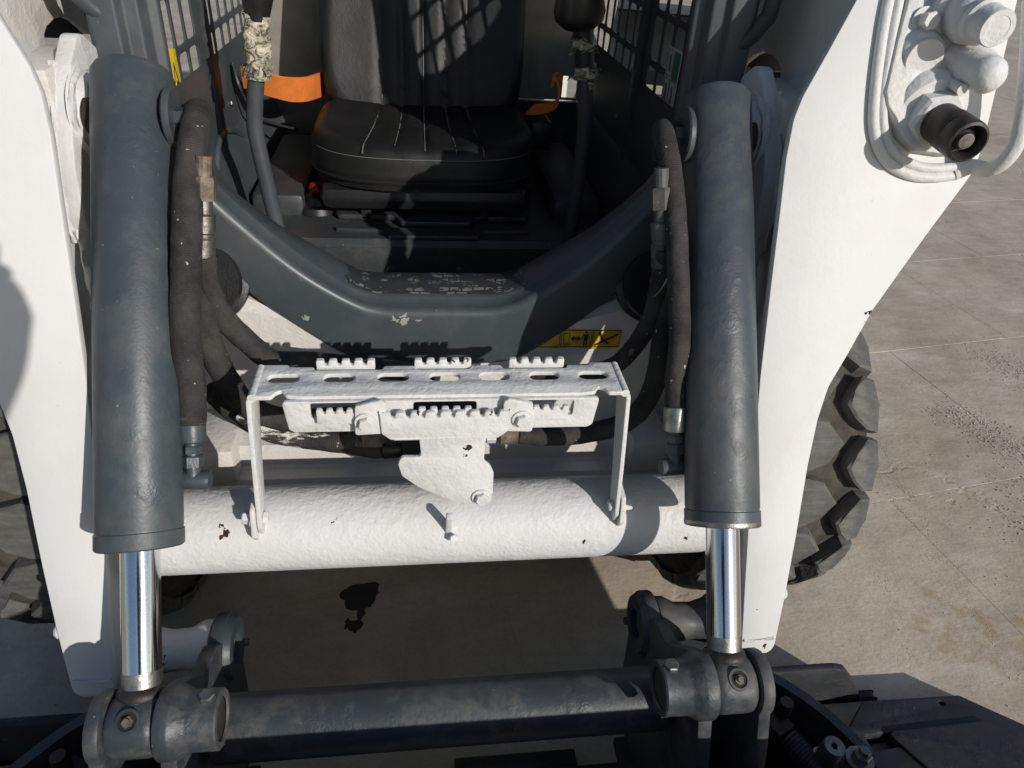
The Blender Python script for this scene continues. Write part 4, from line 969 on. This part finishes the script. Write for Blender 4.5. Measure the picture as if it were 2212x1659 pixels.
# (y,z) outline: rod eye, neck, arm ear, down to the face plate
inner_pl = arc(A2, .039, D(215), D(55), 10) + [(-.497, .432), (-.472, .400), (-.450, .384), (-.43, .382), (-.412, .372)] + arc(B2, .047, D(120), D(-35), 10) + [(-.345, .24), (-.36, .13), (-.42, .09), (-.72, .09), (-.69, .17), (-.645, .26), (-.605, .345)]
outer_pl = arc(A2, .038, D(195), D(40), 10) + [(-.49, .41), (-.45, .36), (-.42, .30), (-.40, .12), (-.70, .12), (-.665, .20), (-.625, .31), (-.60, .38)]
for s in (-1, 1):
    sd = 'left' if s < 0 else 'right'
    ip = plate('coupler_ear', inner_pl, [circ(*B2, .021, 20)], .018, (s * .296, 0, 0), (0, 1, 0), (0, 0, 1), 'grey_coupler', LD, bev=.003); tag(ip, 'thick grey %s coupler ear with bored pivot eye' % sd)
    plate('outer_ear', outer_pl, [], .016, (s * .3635, 0, 0), (0, 1, 0), (0, 0, 1), 'grey_coupler', ip, bev=.004)
    lathe('eye_ring', [(.022, -.004), (.022, .010), (.030, .012), (.040, .010), (.046, 0), (.046, -.004)], (s * .289, *B2), (-s, 0, 0), 'grey_coupler', ip, 36)
    lathe('pivot_pin', [(0, .004), (.019, .004), (.0205, 0), (.0205, -.06)], (s * .291, *B2), (-s, 0, 0), 'rusty', ip, 24)
    bolt('eye_bolt', (s * .282, B2[0] + .028, B2[1] - .03), (-s, 0, 0), .006, .008, 'rusty', ip, False)
    lathe('pin_boss', [(.039, -.002), (.036, .006), (.033, .010), (.0315, .014), (.0315, .042), (.030, .044), (.0235, .044), (.0225, .042)], (s * .288, *A2), (-s, 0, 0), 'grey_coupler', ip, 44)
    lathe('pin_end', [(0, .0415), (.021, .0415), (.0225, .0400), (.0225, .03)], (s * .288, *A2), (-s, 0, 0), 'grease', ip, 36)
    bolt('boss_bolt', (s * .256, A2[0] + .006, A2[1] + .0305), (0, .0, 1), .0085, .007, 'bare_steel', ip, False, .5)
    bolt('boss_nut', (s * .256, A2[0] - .006, A2[1] - .0305), (0, .0, -1), .0085, .012, 'rusty', ip, False, .5)
    # outboard face plate, curved rib, wedge spring and lever posts
    box('face_plate', (min(s * .27, s * .66), -.80, .075), (max(s * .27, s * .66), -.42, .092), 'dark_steel', ip, .003)
    P = [Vector((s * x, y, z)) for x, y, z in ((.375, -.415, .315), (.42, -.428, .300), (.458, -.445, .283), (.490, -.468, .278), (.53, -.516, .276), (.572, -.595, .272), (.60, -.66, .27))]
    C_ = catmull(P, 8); bm = grid_bm([[p + Vector((-s * .006, -.004, 0)), p + Vector((s * .006, .004, 0)), Vector((p.x + s * .006, p.y + .004, .09)), Vector((p.x - s * .006, p.y - .004, .09)), p + Vector((-s * .006, -.004, 0))] for p in C_])
    finish(bm, 'side_rib', 'grey_coupler', ip, 40)
    a = at(1702, 1598, 'z', .25); b = at(1768, 1672, 'z', .25); a.x *= s; b.x *= s; dv = b - a; L2 = dv.length
    fm = frame(a, dv); pts = [fm @ Vector((.015 * math.cos(k * .42), .015 * math.sin(k * .42), L2 * k / 165)) for k in range(166)]
    tube('wedge_spring', pts, .0034, 'dark_steel', ip, 6, 0)
    lathe('spring_rod', [(0, -.02), (.008, -.02), (.008, L2 + .02), (0, L2 + .02)], a, dv, 'dark_steel', ip, 14)
    box('spring_block', (-.016, -.014, -.045), (.016, .014, -.005), 'grease', ip, .003, frame(a, dv))
    lathe('spring_pin', [(0, .03), (.009, .03), (.010, .027), (.010, 0)], a + Vector((0, .03, .012)), (0, 0, 1), 'grease', ip, 14)
    q = at(1803, 1612, 'z', .30); q.x *= s
    lathe('lever_post', [(.004, .0), (.005, .001), (.013, .001), (.0145, -.002), (.0145, -.035), (.018, -.037), (.018, -.20)], q, (0, -.05, 1), 'bare_steel' if s > 0 else 'dark_steel', ip, 24)
    lathe('post_bore', [(0, -.004), (.0045, -.004), (.0045, .0005)], q, (0, -.05, 1), 'dark_inside', ip, 14)
    q2 = at(1858, 1640, 'z', .285); q2.x *= s; bm = bmesh.new(); add_hex(bm, q2, (0, 0, 1), .0115, .014); add_hex(bm, q2 + Vector((0, 0, .014)), (0, 0, 1), .0075, .008); add_lathe(bm, [(0, 0), (.018, 0), (.018, -.19), (0, -.19)], q2, (0, 0, 1), 20)
    finish(bm, 'lever_nut', 'bare_steel' if s > 0 else 'dark_steel', ip, 25)

# ------------------------------------------------------------------ wheels
RW, XW0, XW1, YW = .335, .455, .705, .085
def wheel(yc, s, label):
    zc = RW * .985; xc = s * (XW0 + XW1) / 2; hw = (XW1 - XW0) / 2
    prof = [(.20, -hw * .80), (.235, -hw * .98), (.275, -hw * 1.02), (.298, -hw * .93), (.305, -hw * .5), (.307, 0), (.305, hw * .5), (.298, hw * .93), (.275, hw * 1.02), (.235, hw * .98), (.20, hw * .80)]
    ty = lathe('wheel', prof, (xc, yc, zc), (1, 0, 0), 'tyre_groove', LD, 72, 50); tag(ty, label)
    lathe('rim', [(0, s * hw * .3), (.06, s * hw * .35), (.16, s * hw * .2), (.185, s * hw * .7), (.205, s * hw * .82)], (xc, yc, zc), (1, 0, 0), 'white_body', ty, 48)
    n = 20; rnd = random.Random(int(yc * 100) + s)
    meshes = []
    def lug(pts):
        """pts: (x across, angle) outline on the tread; extruded radially"""
        bm = bmesh.new(); r0, r1 = .298, RW - .005
        lo = [bm.verts.new((s * x, -r0 * math.cos(a), r0 * math.sin(a))) for x, a in pts]
        cx_ = sum(p[0] for p in pts) / len(pts); ca = sum(p[1] for p in pts) / len(pts)
        hi = [bm.verts.new((s * (cx_ + (x - cx_) * .94), -(r1 - (.010 if abs(x) > hw * .9 else 0)) * math.cos(ca + (a - ca) * .90), (r1 - (.010 if abs(x) > hw * .9 else 0)) * math.sin(ca + (a - ca) * .90))) for x, a in pts]
        m_ = len(pts)
        for i in range(m_): bm.faces.new((lo[i], lo[(i + 1) % m_], hi[(i + 1) % m_], hi[i]))
        top = bm.faces.new(hi)
        bmesh.ops.bevel(bm, geom=list(top.edges), offset=.004, segments=1, affect='EDGES')
        bmesh.ops.recalc_face_normals(bm, faces=bm.faces)
        me = bpy.data.meshes.new('tread_lug'); bm.to_mesh(me); bm.free(); me.materials.append(M['tyre']); return me
    p = 2 * PI / n
    A_ = lug([(hw * x, a * p) for x, a in ((-.42, .0), (.0, .10), (.27, .20), (.50, .56), (.26, .97), (.0, 1.05), (-.26, .97), (-.45, .72))])
    B_ = lug([(hw * x, a * p) for x, a in ((.52, 1.17), (.62, .93), (.78, .73), (1.0, .67), (1.04, 1.15), (1.0, 1.60), (.80, 1.66), (.64, 1.42))])
    C_ = lug([(-hw * x, a * p) for x, a in ((.52, .77), (.62, .53), (.78, .33), (1.0, .27), (1.04, .75), (1.0, 1.20), (.80, 1.26), (.64, 1.02))])
    for k in range(n):
        for me in (A_, B_, C_):
            o = bpy.data.objects.new('tread_lug', me); COL.objects.link(o); o.parent = ty
            o.location = (xc, yc, zc); o.rotation_euler = (-(k + .15) * p, 0, 0)
    return ty
wheel(YW, 1, 'front wheel beside the right lift arm, tyre sunlit and dusty')
wheel(YW, -1, 'front wheel beside the left lift arm, tyre mostly in shade')
wheel(YW + .92, 1, 'rear wheel on the right side'); wheel(YW + .92, -1, 'rear wheel on the left side')

# ================================================================== the flat attachment under the coupler
AT = empty('attachment_plate', (0, -.6, 0), 'flat black steel attachment lying on the ground under the quick coupler', 'attachment')
def apart(ob): return ob
def gp_(px, py, z): p = at(px, py, 'z', z); return (p.x, p.y)
holes = [roundpoly([gp_(1868, 1587, .04), gp_(1930, 1580, .04), gp_(1950, 1608, .04), gp_(1890, 1622, .04)], .003, 2)]
for s in (-1, 1):
    o_ = [(.40, -1.0), (1.15, -1.0), gp_(2290, 1600, .04), gp_(2212, 1562, .04), gp_(2140, 1530, .04), gp_(2072, 1499, .04), gp_(1865, 1512, .04), (.70, -.405), (.40, -.405)]
    plate('base_plate', roundpoly(o_, .008, 3), holes + [circ(*gp_(1998, 1608, .04), .004, 10), circ(*gp_(2036, 1517, .04), .005, 10)], .036, (0, 0, .020), (s, 0, 0), (0, 1, 0), 'dark_steel', AT, bev=.003)
    lp_ = [at(x, y, 'y', -.335) for x, y in ((1640, 1448), (1800, 1437), (1822, 1440), (1838, 1460), (1852, 1490), (1868, 1535))]
    plate('upright_lip', roundpoly([(.36, .01), (.36, lp_[0].z)] + [(p.x, p.z) for p in lp_] + [(lp_[-1].x, .01)], .010, 4), [], .014, (0, -.335, 0), (s, 0, 0), (0, 0, 1), 'dark_steel', AT, bev=.004)
    pd = [gp_(1915, 1580, .046), gp_(2130, 1555, .046), gp_(2280, 1640, .046), gp_(2100, 1740, .046)]
    plate('raised_pad', roundpoly(pd, .01, 3), [], .010, (0, 0, .041), (s, 0, 0), (0, 1, 0), 'dark_steel', AT, bev=.003)
box('front_edge', (-.42, -.62, .005), (.42, -.43, .035), 'dark_steel', AT, .005)
box('rubber_strip', (.02, -.425, .0), (.22, -.395, .02), 'black_plastic', AT, .004)

# unseen upright plate added ahead of the coupler; outline shaped to shade the ground
plate('shadow_plate', [(-.62, .03), (.66, .03), (.755, .274), (.892, .417), (.95, .47), (.95, .49), (-.62, .49)], [], .016, (0, -.80, 0), (1, 0, 0), (0, 0, 1), 'dark_steel', AT, bev=.003)

# ================================================================== the photographer (only the shadow of hands and phone shows)
RT = Vector([CAM_R[i][0] for i in range(3)]); UP = -Vector([CAM_R[i][1] for i in range(3)]); FW = Vector([CAM_R[i][2] for i in range(3)])
def skin(name, chains, mat, parent=None, sub=2):
    vs, es, rad, idx = [], [], [], {}
    for ch in chains:
        prev = None
        for p, rr in ch:
            key = tuple(round(c, 5) for c in p)
            if key not in idx: idx[key] = len(vs); vs.append(p); rad.append(rr)
            k = idx[key]
            if prev is not None: es.append((prev, k))
            prev = k
    me = bpy.data.meshes.new(name); me.from_pydata([tuple(v) for v in vs], es, []); me.materials.append(M[mat])
    o = bpy.data.objects.new(name, me); COL.objects.link(o)
    o.modifiers.new('skin', 'SKIN').use_smooth_shade = True
    for k, rr in enumerate(rad):
        d_ = me.skin_vertices[0].data[k]; d_.radius = (rr, rr) if not isinstance(rr, tuple) else rr; d_.use_root = (k == 0)
    m_ = o.modifiers.new('sub', 'SUBSURF'); m_.levels = sub; m_.render_levels = sub
    if parent: o.parent = parent
    return o
M['cloth_dark'] = simple('dark_work_clothes', (.03, .035, .045), .9, var=.2, bstr=.3, bscale=200)
M['skin'] = simple('skin_tone', (.42, .26, .18), .55, var=.1)
def PP(a, b, c): return CAM_C + RT * a + UP * b - FW * c
hR = [PP(.092, -.045, .03), PP(.082, -.018, .026)]; hL = [PP(-.112, -.035, .03), PP(-.100, -.012, .026)]
pel = Vector((-.16, -1.62, .80)); ch1 = Vector((-.16, -1.60, 1.02)); ch2 = Vector((-.16, -1.585, 1.22)); nk = Vector((-.16, -1.57, 1.335)); hd0 = Vector((-.16, -1.545, 1.40)); hd1 = Vector((-.16, -1.535, 1.47)); hd2 = Vector((-.16, -1.54, 1.54))
chains = [[(pel, (.135, .10)), (ch1, (.13, .095)), (ch2, (.145, .095)), (nk, .052), (hd0, .06), (hd1, .078), (hd2, .062)]]
for sg, hh in ((1, hR), (-1, hL)):
    sh_ = Vector((-.16 + sg * .165, -1.585, 1.245)); el = Vector((-.13 + sg * .17, -1.36, 1.0)); wr = hh[0] + Vector((sg * .012, -.055, -.035))
    chains.append([(ch2, (.145, .095)), (sh_, .058), (sh_.lerp(el, .5), .048), (el, .038), (el.lerp(wr, .5), .031), (wr, .022), (hh[0], (.024, .018)), (hh[1], (.027, .015))])
    hip = Vector((-.16 + sg * .085, -1.62, .75)); kn = Vector((-.16 + sg * .10, -1.60, .42)); an = Vector((-.16 + sg * .11, -1.63, .07)); toe = Vector((-.16 + sg * .13, -1.47, .03))
    chains.append([(pel, (.135, .10)), (hip, .085), (kn, .058), (an, .042), (toe, .035)])
    for k in range(4):
        b_ = hh[1] + UP * (.026 - .017 * k) + RT * (-sg * .002)
        chains.append([(hh[1], (.034, .016)), (b_ + RT * (-sg * .010) - FW * -.012, .0085), (b_ + RT * (-sg * .022) + FW * .022, .0075), (b_ + RT * (-sg * .034) + FW * .020, .006)])
    chains.append([(hh[1], (.034, .016)), (hh[1] + UP * -.022 + RT * (-sg * .012) - FW * .010, .0095), (hh[1] + UP * -.010 + RT * (-sg * .034) - FW * .008, .0085)])
person = skin('person', chains, 'cloth_dark')
tag(person, 'person in dark clothes standing before the loader, holding up a phone', 'person')
bm = bmesh.new(); add_lathe(bm, [(.078, 0), (.086, .03), (.084, .07), (.06, .105), (0, .118)], (-.16, -1.548, 1.455), (0, -.2, 1), 24); finish(bm, 'hair', 'black_plastic', None, 60).parent = person
phm = Matrix.Identity(4)
for i in range(3): phm[i][0] = RT[i]; phm[i][1] = UP[i]; phm[i][2] = FW[i]
pc = CAM_C - FW * .016 - RT * .005
for i in range(3): phm[i][3] = pc[i]
ph = box('phone', (-.074, -.036, -.004), (.074, .036, .004), 'black_plastic', None, .003, phm)
tag(ph, 'black phone held up in landscape by the person', 'phone')

# ================================================================== a digging bucket standing in the yard behind, seen through the right screen
bk_o = Vector((2.05, 4.3, 0)); bmx = Matrix.Translation(bk_o) @ Matrix.Rotation(-.35, 4, 'Z')
prof_b = [(.0, .02), (.02, .0), (.45, .0), (.60, .08), (.66, .22), (.64, .42), (.60, .52)]
bm = bmesh.new(); P_ = [Vector((0, y, z)) for y, z in prof_b]
rows = [[bmx @ Vector((x, p.y, p.z)) for p in P_] for x in (-.75, .75)]
tb = grid_bm(rows); bmesh.ops.solidify(tb, geom=tb.faces[:], thickness=.012); merge(bm, tb)
bkt = finish(bm, 'bucket', 'dark_steel', None, 30); tag(bkt, 'dark steel bucket standing in the yard, seen through the right cab screen', 'bucket')
for x in (-.75, .75):
    t_ = bmesh.new(); vs_ = [t_.verts.new(bmx @ Vector((x + dx, p.y, p.z))) for dx in (0, .012 if x > 0 else -.012) for p in P_]
    n_ = len(P_); t_.faces.new(vs_[:n_]); t_.faces.new(vs_[n_:][::-1])
    for k in range(n_): t_.faces.new((vs_[k], vs_[(k + 1) % n_], vs_[n_ + (k + 1) % n_], vs_[n_ + k]))
    finish(t_, 'side_plate', 'dark_steel', bkt, 30)
bm = bmesh.new(); add_box(bm, (-.76, -.10, .0), (.76, .03, .022), .004, bmx); finish(bm, 'cutting_edge', 'bare_steel', bkt)
bm = bmesh.new(); add_box(bm, (-.76, .585, .50), (.76, .655, .56), .006, bmx); finish(bm, 'top_rim', 'grey_cab', bkt)
